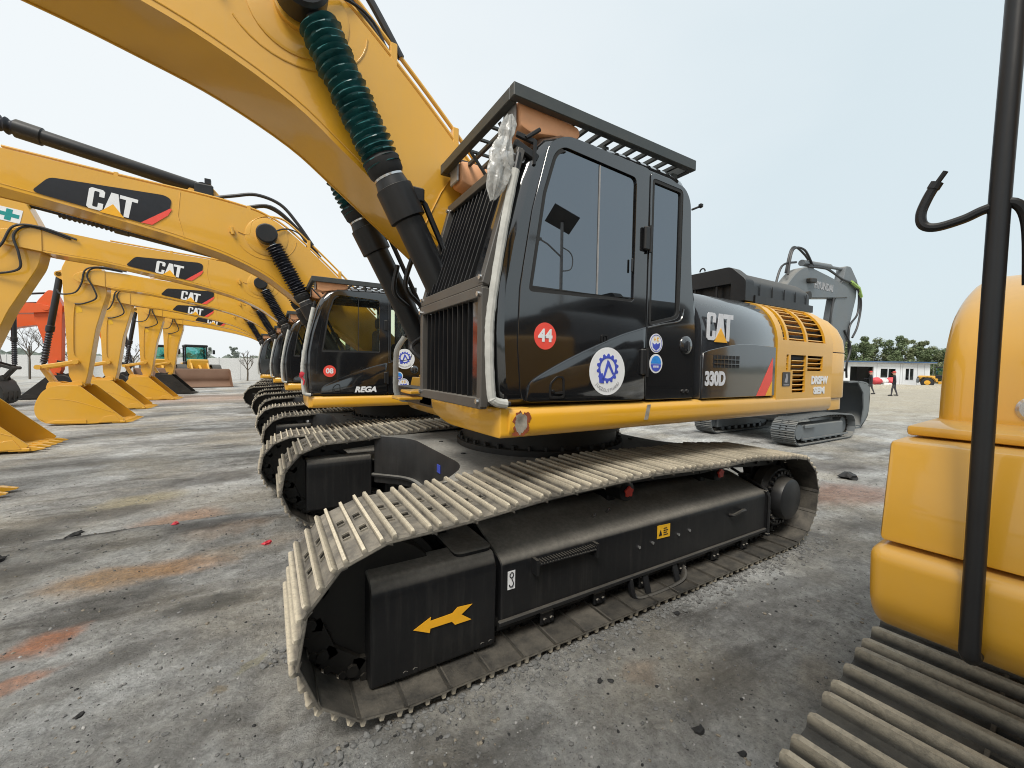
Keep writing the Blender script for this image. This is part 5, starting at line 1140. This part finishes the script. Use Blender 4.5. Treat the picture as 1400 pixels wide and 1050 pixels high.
    def bk(b):
        side = [(4.35, 1.45), (4.1, .75), (4.2, .2), (4.75, .0), (5.4, .02), (5.85, .35), (5.95, .9), (5.85, 1.28), (5.3, 1.38)]
        arc = cr([(4.35, 1.4), (5.3, 1.4), (5.85, 1.28), (5.95, .9), (5.85, .35), (5.4, .03)], 4)
        b.plate(arc+inset(arc+[(4.6, .3)], .04)[:-1][::-1], (), -.55, .35); b.plate(inset(side, .02), (), .32, .35)
        b.plate([(5.0, 1.40), (5.85, 1.28), (5.95, .9), (5.85, .35), (5.4, .02), (5.55, .6), (5.45, 1.05)], (), -.55, -.52)
        for i in range(4): b.box(5.15, 5.5, -.52+i*.26, -.40+i*.26, -.02, .05, .01)
    pt('bucket', bk, 'grey_paint', root, 'bk')
    for ch in root.children:
        if ch.name.split('.')[0] in ('boom', 'boom_cylinder', 'stick', 'stick_cylinder', 'bucket', 'bucket_cylinder', 'hydraulic_hose', 'lime_protector'): ch.location.x -= 1.5
    return root
grey_machine()

# ------------------------------------------------------------------ wheel loaders
def loader(loc, rz, label, key='ld'):
    root = thing('wheel_loader', loc, label, 'wheel loader', 'yellow wheel loaders at the yard edge', rz)
    pt = lambda n, k, fn, mat, p: part(n, 'ld_'+k, fn, mat, p, off=(0, 0, 0))
    for i, (x, y) in enumerate(((-1.1, -.2), (1.1, -.2), (-1.1, 2.9), (1.1, 2.9))):
        s = 1 if x > 0 else -1
        def ty(b):
            b.lathe((x-s*.28, y, .78), (s, 0, 0), [(0, .42), (.02, .66), (.08, .77), (.28, .79), (.48, .77), (.54, .66), (.56, .42)], 36)
            for q in range(24):
                for sd_, dx_ in ((-.13, 0), (.13, .5)):
                    an = 2*pi*(q+dx_)/24; c = Vector((x+sd_, y+.79*cos(an), .78+.79*sin(an))); b.box(-.14, .14, -.05, .05, -.02, .03, 0, 1, Matrix.Translation(c) @ Matrix.Rotation(an-pi/2, 4, 'X') @ Matrix.Rotation(.4 if sd_ > 0 else -.4, 4, 'Z'))
        t_ = pt('wheel', 'w%d' % i, ty, 'rubber', root)
        pt('rim', 'r%d' % i, lambda b: b.lathe((x+s*.05, y, .78), (s, 0, 0), [(0, .40), (.2, .40), (.23, .37), (.2301, .2), (.26, .18), (.261, .01)], 24), 'yellow_paint', t_)
    pt('rear_frame', 'rf', lambda b: (b.plate(rr([(1.6, .8), (1.5, 1.55), (1.9, 1.75), (4.2, 1.72), (4.6, 1.5), (4.6, .75)], [.05, .1, .1, .2, .15, .1]), (), -.7, .7, 'X', bev=.04, seg=2) if False else b.box(-.72, .72, 1.7, 4.0, .85, 1.9, .12, 2), b.box(-.5, .5, -.9, 1.7, .55, 1.0, .05)), 'yellow_paint', root)
    pt('counterweight', 'cwt', lambda b: b.box(-.85, .85, 3.85, 4.2, .7, 1.45, .1, 2), 'grey_paint', root)
    pt('engine_grille', 'eg', lambda b: [b.box(-.735, .735, 3.2+.14*i, 3.26+.14*i, 1.15, 1.7) for i in range(7)], 'satin_black', root)
    for y in (-.2, 2.9):
        for x0 in (-1.4, .8):
            pt('fender', 'fd%.1f%.1f' % (y, x0), lambda b: b.plate(cr([(y+1.0*cos(a_), .75+1.0*sin(a_)) for a_ in (.15, .6, 1.1, 1.57, 2.1, 2.6, 3.0)], 3)+cr([(y+.94*cos(a_), .75+.94*sin(a_)) for a_ in (3.0, 2.6, 2.1, 1.57, 1.1, .6, .15)], 3), (), x0, x0+.6, 'X'), 'satin_black', root)
    cab_ = pt('cab', 'cab', lambda b: (b.box(-.75, .75, .75, 2.05, 1.45, 2.0, .05), b.box(-.78, .78, .7, 2.1, 3.15, 3.35, .07, 2), [b.box(x-.04, x+.04, y-.04, y+.04, 2.0, 3.15) for x in (-.7, .7) for y in (.8, 2.0)]), 'satin_black', root)
    pt('cab_glass', 'cg', lambda b: (b.box(-.66, .66, .775, .785, 2.0, 3.14), b.box(-.66, .66, 2.015, 2.025, 2.0, 3.14), b.box(-.705, -.695, .84, 1.96, 1.99, 3.14), b.box(.695, .705, .84, 1.96, 1.99, 3.14)), 'glass_teal', cab_)
    pt('mirror', 'mir', lambda b: [(b.bar((s*.78, .8, 3.0), (s*1.15, .6, 2.95), .03, .03), b.box(s*1.15-.08, s*1.15+.08, .56, .62, 2.6, 2.95, .02)) for s in (-1, 1)], 'satin_black', cab_)
    pt('lift_arm', 'arm', lambda b: [b.plate(rr([(.55, 1.85), (.5, 2.15), (-.4, 1.95), (-1.4, 1.15), (-1.85, .6), (-1.75, .4), (-1.3, .6), (-.3, 1.4)], [.05, .1, .2, .2, .08, .08, .2, .2]), (), x, x+.11, 'X', bev=.01) for x in (-.58, .47)], 'yellow_paint', root)
    pt('front_tower', 'twr', lambda b: (b.box(-.62, .62, -.5, .75, .9, 2.15, .08), b.box(-.9, .9, .1, .7, .95, 1.5, .06), b.bar((0, .3, 1.9), (0, -1.2, 1.35), .16, .18, .03), b.box(-.35, .35, -.95, -.5, .6, 1.2, .03)), 'yellow_paint', root)
    pt('tilt_cylinder', 'tc', lambda b: b.tube([(0, .3, 1.6), (0, -1.0, 1.25), (0, -1.65, 1.0)], [.09, .09, .05], 12), 'satin_black', root)
    def bk(b):
        c = cr([(-1.75, 1.42), (-1.95, .75), (-1.95, .4), (-2.2, .12), (-2.7, .05), (-3.1, .05)], 4)
        b.plate(c+inset(c+[(-2.9, .9)], .03)[:-1][::-1], (), -1.73, 1.73, 'X')
        for x in (-1.75, 1.72): b.plate([(-1.75, 1.42), (-1.95, .85), (-1.95, .4), (-2.2, .12), (-2.7, .05), (-3.1, .05), (-2.75, .5), (-2.2, 1.3)], (), x, x+.03, 'X')
        b.box(-1.76, 1.76, -3.15, -3.0, .03, .075)
    pt('bucket', 'bk', bk, 'bucket_brown', root)
    return root
loader((-4.9, 41.3, DZ), radians(15), 'yellow wheel loader with teal windscreen and wide brown bucket, right one of two')
loader((-7.6, 43.9, DZ), radians(12), 'yellow wheel loader half hidden by the far sticks, left one of two')
ld3 = loader((70.1, 14.5, 0), radians(13), 'yellow wheel loader beside the white site office under the trees'); ld3.scale = (.75, .75, .75)
# boundary wall far behind the row
wl = thing('boundary_wall', (0, 0, 0), 'pale grey panel wall along the far side of the yard', 'wall')
o0 = f0*46+Vector((0, 0, DZ))
for i in range(34):
    a = o0+r0*(-62+i*2.4); k = random.uniform(-.02, .02)
    b = MB(); b.box(.02, 2.38, -.05+k, .05+k, 0, 2.45+random.uniform(-.03, .03), .01); b.box(-.06, .06, -.1, .1, 0, 2.55, .01)
    o = link('wall_panel', b.mesh('wall_panel'), 'plaster', wl); o.location = a; o.rotation_euler = (0, 0, -yaw)
# leafless trees against the wall
def bare_tree(px, dep, H, seed, label):
    rnd = random.Random(seed); p = f0*dep+r0*((px-700)/F_PX*dep); r_ = thing('tree', (p.x, p.y, DZ), label, 'tree', 'leafless trees along the far wall')
    tb = MB(); tb.tube([(0, 0, -.1), (.04, 0, H*.25), (0, .05, H*.5)], [.09, .075, .055], 6); link('trunk', tb.mesh('trunk'), 'bark', r_)
    bb = MB()
    def grow(q, d, l, r, n):
        e_ = q+d*l; bb.tube([q, q+d*l*.5+Vector((rnd.uniform(-.05, .05)*l, 0, .03*l)), e_], [r, r*.8, r*.55], 4)
        if n:
            for _ in range(3):
                grow(e_ if rnd.random() < .6 else q+d*l*rnd.uniform(.4, .9), (d+Vector((rnd.uniform(-.8, .8), rnd.uniform(-.8, .8), rnd.uniform(-.1, .5)))).normalized(), l*rnd.uniform(.6, .8), r*.58, n-1)
    for _ in range(5): grow(Vector((0, .03, H*rnd.uniform(.25, .5))), Vector((rnd.uniform(-.6, .6), rnd.uniform(-.6, .6), .8)).normalized(), H*.2, .045, 3)
    link('branches', bb.mesh('branches'), 'bark', r_)
for i, (px, dep, H, lab) in enumerate(((40, 40, 6.5, 'leafless tree behind the orange stick, leftmost of the bare trees'), (72, 43, 7.0, 'leafless tree between the orange arms'), (100, 44, 5.5, 'leafless tree just right of the orange arms'), (182, 43, 4.6, 'leafless tree seen between the fourth and fifth yellow sticks'), (238, 44, 4.2, 'small leafless tree left of the wheel loader cab'), (338, 44, 3.4, 'small leafless tree by the wall next to the far cabs'))): bare_tree(px, dep, H, i+3, lab)
# solar street lamp standing behind the photographer, seen mirrored in the cab window
sl_ = thing('solar_street_lamp', (7.4, -5.7, 0), 'solar street lamp mirrored in the dark cab window', 'street lamp')
b = MB(); b.cyl((0, 0, 0), (0, 0, 5.9), .06, .045); b.cyl((0, 0, 0), (0, 0, .3), .12); link('pole', b.mesh('pole'), 'lamp_face', sl_)
b = MB(); b.box(-.42, .42, -.3, .3, -.02, .02, .004, 1, Matrix.Translation((0, 0, 6.0)) @ Matrix.Rotation(.6, 4, 'X') @ Matrix.Rotation(.5, 4, 'Y')); link('solar_panel', b.mesh('solar_panel'), 'decal_black', sl_)
b = MB(); b.tube([(0, 0, 4.9), (-.5, 0, 5.2), (-.8, 0, 5.3)], .025, 8); b.tube(cr([(0, 0, 4.5), (.35, 0, 4.6), (.42, 0, 4.9), (.3, 0, 5.1), (0, 0, 5.2)], 5), .02, 6); b.box(-1.15, -.75, -.08, .08, 5.25, 5.33, .02); link('lamp_arm', b.mesh('lamp_arm'), 'lamp_face', sl_)
# ------------------------------------------------------------------ people
def person(loc, rz, label, stride, coat, cap, arms):
    root = thing('person', loc, label, 'person', None, rz)
    V = [(0, 0, .95), (0, 0, 1.15), (0, -.01, 1.38), (0, -.01, 1.5), (0, -.03, 1.62), (0, -.03, 1.74)]; R = [(.15, .11), (.14, .10), (.17, .11), (.06, .06), (.085, .095), (.075, .085)]
    Ed = [(0, 1), (1, 2), (2, 3), (3, 4), (4, 5)]
    def add(p, par, r): V.append(p); R.append((r, r)); Ed.append((par, len(V)-1)); return len(V)-1
    for s in (-1, 1):
        st = stride*s
        h = add((s*.09, 0, .9), 0, .095); k = add((s*.10, -st*.16-.03, .50), h, .062); a = add((s*.10, -st*.34+.04*(s > 0), .09+(.03 if st < 0 else 0)), k, .042); add((s*.10, -st*.34-.14, .045), a, .04)
        sh = add((s*.19, 0, 1.42), 2, .062); (ex, ey, ez), (wx, wy, wz) = arms[0 if s < 0 else 1]
        el = add((s*ex, ey, ez), sh, .045); wr = add((s*wx, wy, wz), el, .033); add((s*wx, wy-.05, wz-.07), wr, .04)
    me = bpy.data.meshes.new('body'); me.from_pydata(V, Ed, []); o = bpy.data.objects.new('body', me); COL.objects.link(o)
    md = o.modifiers.new('skin', 'SKIN'); o.modifiers.new('sub', 'SUBSURF').levels = 2
    for i, q in enumerate(me.skin_vertices[0].data): q.radius = R[i]
    me.skin_vertices[0].data[0].use_root = True
    dg = bpy.context.evaluated_depsgraph_get(); ev = bpy.data.meshes.new_from_object(o.evaluated_get(dg)); bpy.data.objects.remove(o)
    body = link('body', ev, None, root)
    for mname in (coat, 'grey_cloth', 'skin'): ev.materials.append(MATS[mname])
    for p in ev.polygons:
        c = p.center; p.material_index = 2 if c.z > 1.53 else (0 if c.z > .82 else 1); p.use_smooth = True
    b = MB()
    if cap: b.lathe((0, -.03, 1.70), (0, 0, 1), [(0, .105), (.06, .10), (.10, .06), (.11, .001)], 16); b.box(-.07, .07, -.21, -.10, 1.70, 1.715, .005); link('cap', b.mesh('cap'), 'cap_red', root)
    else: b.ball((0, -.01, 1.72), .10, 2, (1, 1.05, .9)); link('hair', b.mesh('hair'), 'dark_cloth', root)
    b = MB(); b.ball((-.035, -.115, 1.655), .012, 1); b.ball((.035, -.115, 1.655), .012, 1); link('eye', b.mesh('eye'), 'dark_lump', root)
    b = MB(); b.ball((0, -.125, 1.62), .018, 1, (1, 1.4, 1.6)); link('nose', b.mesh('nose'), 'skin', root)
    b = MB(); [b.ball((s*.10, -.02, 1.64), .022, 1, (.5, 1, 1.4)) for s in (-1, 1)]; link('ear', b.mesh('ear'), 'skin', root)
    for s in (-1, 1):
        st = stride*s; b = MB(); b.box(s*.10-.045, s*.10+.045, -st*.34-.2+.04*(s > 0), -st*.34+.07+.04*(s > 0), 0+(.03 if st < 0 else 0), .085+(.03 if st < 0 else 0), .03, 2); link('shoe', b.mesh('shoe'), 'rubber', root)
    return root
person((39.6, 12.55, 0), radians(-160), 'man in black walking left with one arm held out, left one of two', .62, 'dark_cloth', True, (((.30, -.12, 1.22), (.34, -.36, 1.20)), ((.24, .04, 1.15), (.26, -.02, .90))))
person((38.82, 10.973, 0), radians(-165), 'man in dark jacket and red cap walking past the site office, right one of two', .5, 'dark_cloth', True, (((.25, .0, 1.15), (.24, -.08, .92)), ((.25, .05, 1.15), (.25, -.05, .9))))
# ------------------------------------------------------------------ white site office with blue roof edge
def office(loc, rz):
    root = thing('site_office', loc, 'low white site office with blue roof edge and open front in front of the trees', 'site office', None, rz)
    P_ = lambda n, k, fn, mat, p=root: part(n, 'of_'+k, fn, mat, p, off=(0, 0, 0))
    Lx = 10.6
    P_('wall', 'w', lambda b: b.plate([(-1.2, 0), (Lx, 0), (Lx, 2.9), (-1.2, 2.9)], [[(.4, .02), (.4, 2.45), (3.4, 2.45), (3.4, .02)], [(4.2, 1.0), (4.2, 2.3), (6.3, 2.3), (6.3, 1.0)], [(7.4, .75), (7.4, 2.35), (8.6, 2.35), (8.6, .75)]], 0, .15), 'white_panel')
    P_('side_wall', 'sw', lambda b: (b.box(-1.2, -1.05, .15, 6, 0, 2.9), b.box(Lx-.15, Lx, .15, 6, 0, 2.9), b.box(-1.2, Lx, 6, 6.1, 0, 2.9)), 'white_panel')
    P_('shade_board', 'rm', lambda b: (b.box(.2, 3.8, 3.0, 3.1, 0, 2.6), b.box(4.0, 9, 1.2, 1.3, .3, 2.6)), 'room_shade')  # dark boards behind the openings, colour stands for the unlit inside
    rf = P_('roof', 'r', lambda b: b.box(-1.6, Lx+.4, -.45, 6.3, 2.93, 3.03, .02), 'white_panel')
    P_('roof_edge', 're', lambda b: b.box(-1.6, Lx+.4, -.52, -.46, 3.0, 3.15, .02), 'blue_paint', rf)
    for i, (x0, x1, z0, z1) in enumerate(((4.2, 6.3, 1.0, 2.3), (7.4, 8.6, .75, 2.35))):
        w_ = P_('window', 'wn%d' % i, lambda b: (b.box(x0, x0+.08, -.02, .1, z0, z1), b.box(x1-.08, x1, -.02, .1, z0, z1), b.box(x0+.08, x1-.08, -.02, .1, z1-.08, z1), b.box(x0+.08, x1-.08, -.02, .1, z0, z0+.08), b.box((x0+x1)/2-.04, (x0+x1)/2+.04, -.015, .09, z0+.08, z1-.08)), 'white_panel')
        P_('pane', 'pn%d' % i, lambda b: b.box(x0+.08, x1-.08, .05, .06, z0+.08, z1-.08), 'glass_dark', w_)
    P_('panel_joint', 'pj', lambda b: [b.box(x-.02, x+.02, -.012, -.001, .05, 2.85) for x in (3.8, 6.8, 7.1, 9.0, 9.9, 11)], 'decal_grey')
    return root
office((63.5, 22.6, 0), -yaw)
ct = thing('covered_cart', tuple(f0*45+r0*41.2), 'low cart with two red covers and a white bundle before the site office', 'cart', None, -yaw)
b = MB(); b.ball((-.85, 0, .75), .55, 3, (1.0, .9, .8), .25); b.ball((.75, 0, .75), .5, 3, (1, .9, .85), .25); link('red_cover', b.mesh('red_cover'), 'tarp_red', ct)
b = MB(); b.ball((0, .1, .75), .5, 3, (1.1, .8, .7), .2); b.ball((.0, -.5, .28), .42, 3, (1.3, .9, .75), .3); link('white_bundle', b.mesh('white_bundle'), 'tarp_white', ct)
for x in (-.8, .8): b = MB(); b.lathe((x, -.35, .25), (0, 1, 0), [(0, .18), (.02, .25), (.1, .25), (.12, .18)], 16); link('wheel', b.mesh('wheel'), 'rubber', ct)
# low earth bank in front of the office
b = MB(); R = []
for i in range(40):
    p = f0*43.5+r0*(36.5+i*.45); hh = .42+.12*noise.noise(Vector((i*.3, 0, 0))); R.append([p+f0*q+Vector((0, 0, z)) for q, z in ((-.9, -.05), (-.3, hh), (.6, hh*.95), (1.4, -.05))])
b.rings(R); eb = link('earth_bank', b.mesh('earth_bank'), None); eb.data.materials.append(MATS['yard_dirt']); eb['kind'] = 'structure'
# ------------------------------------------------------------------ trees
def leaf_mat(name, c):
    m, N, L, b = nodes(name); oi = noise_n(N, L, .9, 3); 
    L.new(mixc(N, L, ramp(N, L, oi, [(.3, 0), (.7, 1)]), tuple(x*.7 for x in c), tuple(x*1.3 for x in c)), b.inputs['Base Color']); b.inputs['Roughness'].default_value = .6
    b.inputs['Specular IOR Level'].default_value = .3
leaf_mat('leaf_green', (.13, .17, .085)); leaf_mat('leaf_olive', (.19, .22, .12)); leaf_mat('leaf_hazy', (.26, .29, .25))  # the hazy one has distance haze put into its pale colour
def crown_mesh(seed, H, Wd, n, z0, size=.32):
    rnd = random.Random(seed); V, Fc = [], []
    cl = [(rnd.uniform(-1, 1)*Wd*.42, rnd.uniform(-1, 1)*Wd*.42, z0+(H-z0)*rnd.random()**.8, rnd.uniform(.4, 1.)) for _ in range(26)]
    for _ in range(n):
        cx_, cy_, cz_, r = rnd.choice(cl); R_ = r*Wd*.2*(1.15-.6*(cz_-z0)/(H-z0))
        d = Vector((rnd.gauss(0, 1), rnd.gauss(0, 1), rnd.gauss(0, .8))); d = d.normalized()*R_*rnd.random()**.4
        p = Vector((cx_*(1.1-.75*((cz_-z0)/(H-z0))), cy_*(1.1-.75*((cz_-z0)/(H-z0))), cz_))+d
        u = Vector((rnd.gauss(0, 1), rnd.gauss(0, 1), rnd.gauss(0, .5))).normalized(); w_ = u.cross(Vector((rnd.gauss(0, 1), rnd.gauss(0, 1), rnd.gauss(0, 1)))).normalized(); s_ = size*rnd.uniform(.5, 1.3)
        k = len(V); V += [p-u*s_, p+w_*s_*.35, p+u*s_, p-w_*s_*.35]; Fc.append((k, k+1, k+2, k+3))
    me = bpy.data.meshes.new('crown'); me.from_pydata(V, [], Fc); return me
CROWNS = [crown_mesh(11+i, 5.2+i*.5, 5.0, 6500, .7, .17) for i in range(4)]
TRUNKS = []
for i in range(4):
    b = MB(); rnd = random.Random(i); b.tube([(0, 0, -.3), (.05, .03, 1.2), (.0, .1, 2.6), (.1, .0, 4.2)], [.16, .13, .09, .03], 8)
    for k in range(7):
        a = rnd.random()*6.3; z = rnd.uniform(1.0, 3.4); b.tube([(0.03, .03, z), (cos(a)*.6, sin(a)*.6, z+.7), (cos(a)*1.3, sin(a)*1.3, z+1.2)], [.06, .04, .015], 5)
    TRUNKS.append(b.mesh('trunk')); TRUNKS[-1].materials.append(MATS['bark'])
def tree(x, y, z, sc, i, mat, label, group):
    r_ = thing('tree', (x, y, z), label, 'tree', group, random.random()*6); r_.scale = (sc, sc, sc)
    link('trunk', TRUNKS[i % 4], None, r_); c_ = link('crown', CROWNS[i % 4], None, r_)
    if not CROWNS[i % 4].materials: CROWNS[i % 4].materials.append(MATS['leaf_green'])
    c_.material_slots[0].link = 'OBJECT'; c_.material_slots[0].material = MATS[mat]
rnd = random.Random(4)
TL = ['bushy green tree behind the office, %s']
HT = [1.05, 1.15, 1.2, 1.12, 1.22, 1.3, 1.25, 1.1, 1.0, .92, 1.0, 1.12, 1.2, 1.1, 1.05, 1.0, 1.08, 1.0, 1.05, 1.1]
ORD = ['first', 'second', 'third', 'fourth', 'fifth', 'sixth', 'seventh', 'eighth', 'ninth', 'tenth', 'eleventh', 'twelfth', 'thirteenth', 'fourteenth', 'fifteenth', 'sixteenth', 'seventeenth', 'eighteenth', 'nineteenth', 'twentieth']
WH = [q+' in the line from the grey machine' for q in ORD]
for i, (wh, h_) in enumerate(zip(WH, HT)):
    p = f0*(72+rnd.uniform(-3, 4))+r0*(57+i*1.5+rnd.uniform(-.5, .5))
    tree(p.x, p.y, 0, h_, i, ('leaf_green', 'leaf_olive')[i % 2], TL[0] % wh, 'trees behind the site office')
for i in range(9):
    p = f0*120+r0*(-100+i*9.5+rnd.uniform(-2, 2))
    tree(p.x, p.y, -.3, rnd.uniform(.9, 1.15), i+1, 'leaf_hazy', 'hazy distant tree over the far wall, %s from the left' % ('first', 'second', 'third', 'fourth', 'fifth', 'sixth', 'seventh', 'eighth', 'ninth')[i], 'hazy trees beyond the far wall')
# far wood that closes the horizon on every side
V, Fc = [], []
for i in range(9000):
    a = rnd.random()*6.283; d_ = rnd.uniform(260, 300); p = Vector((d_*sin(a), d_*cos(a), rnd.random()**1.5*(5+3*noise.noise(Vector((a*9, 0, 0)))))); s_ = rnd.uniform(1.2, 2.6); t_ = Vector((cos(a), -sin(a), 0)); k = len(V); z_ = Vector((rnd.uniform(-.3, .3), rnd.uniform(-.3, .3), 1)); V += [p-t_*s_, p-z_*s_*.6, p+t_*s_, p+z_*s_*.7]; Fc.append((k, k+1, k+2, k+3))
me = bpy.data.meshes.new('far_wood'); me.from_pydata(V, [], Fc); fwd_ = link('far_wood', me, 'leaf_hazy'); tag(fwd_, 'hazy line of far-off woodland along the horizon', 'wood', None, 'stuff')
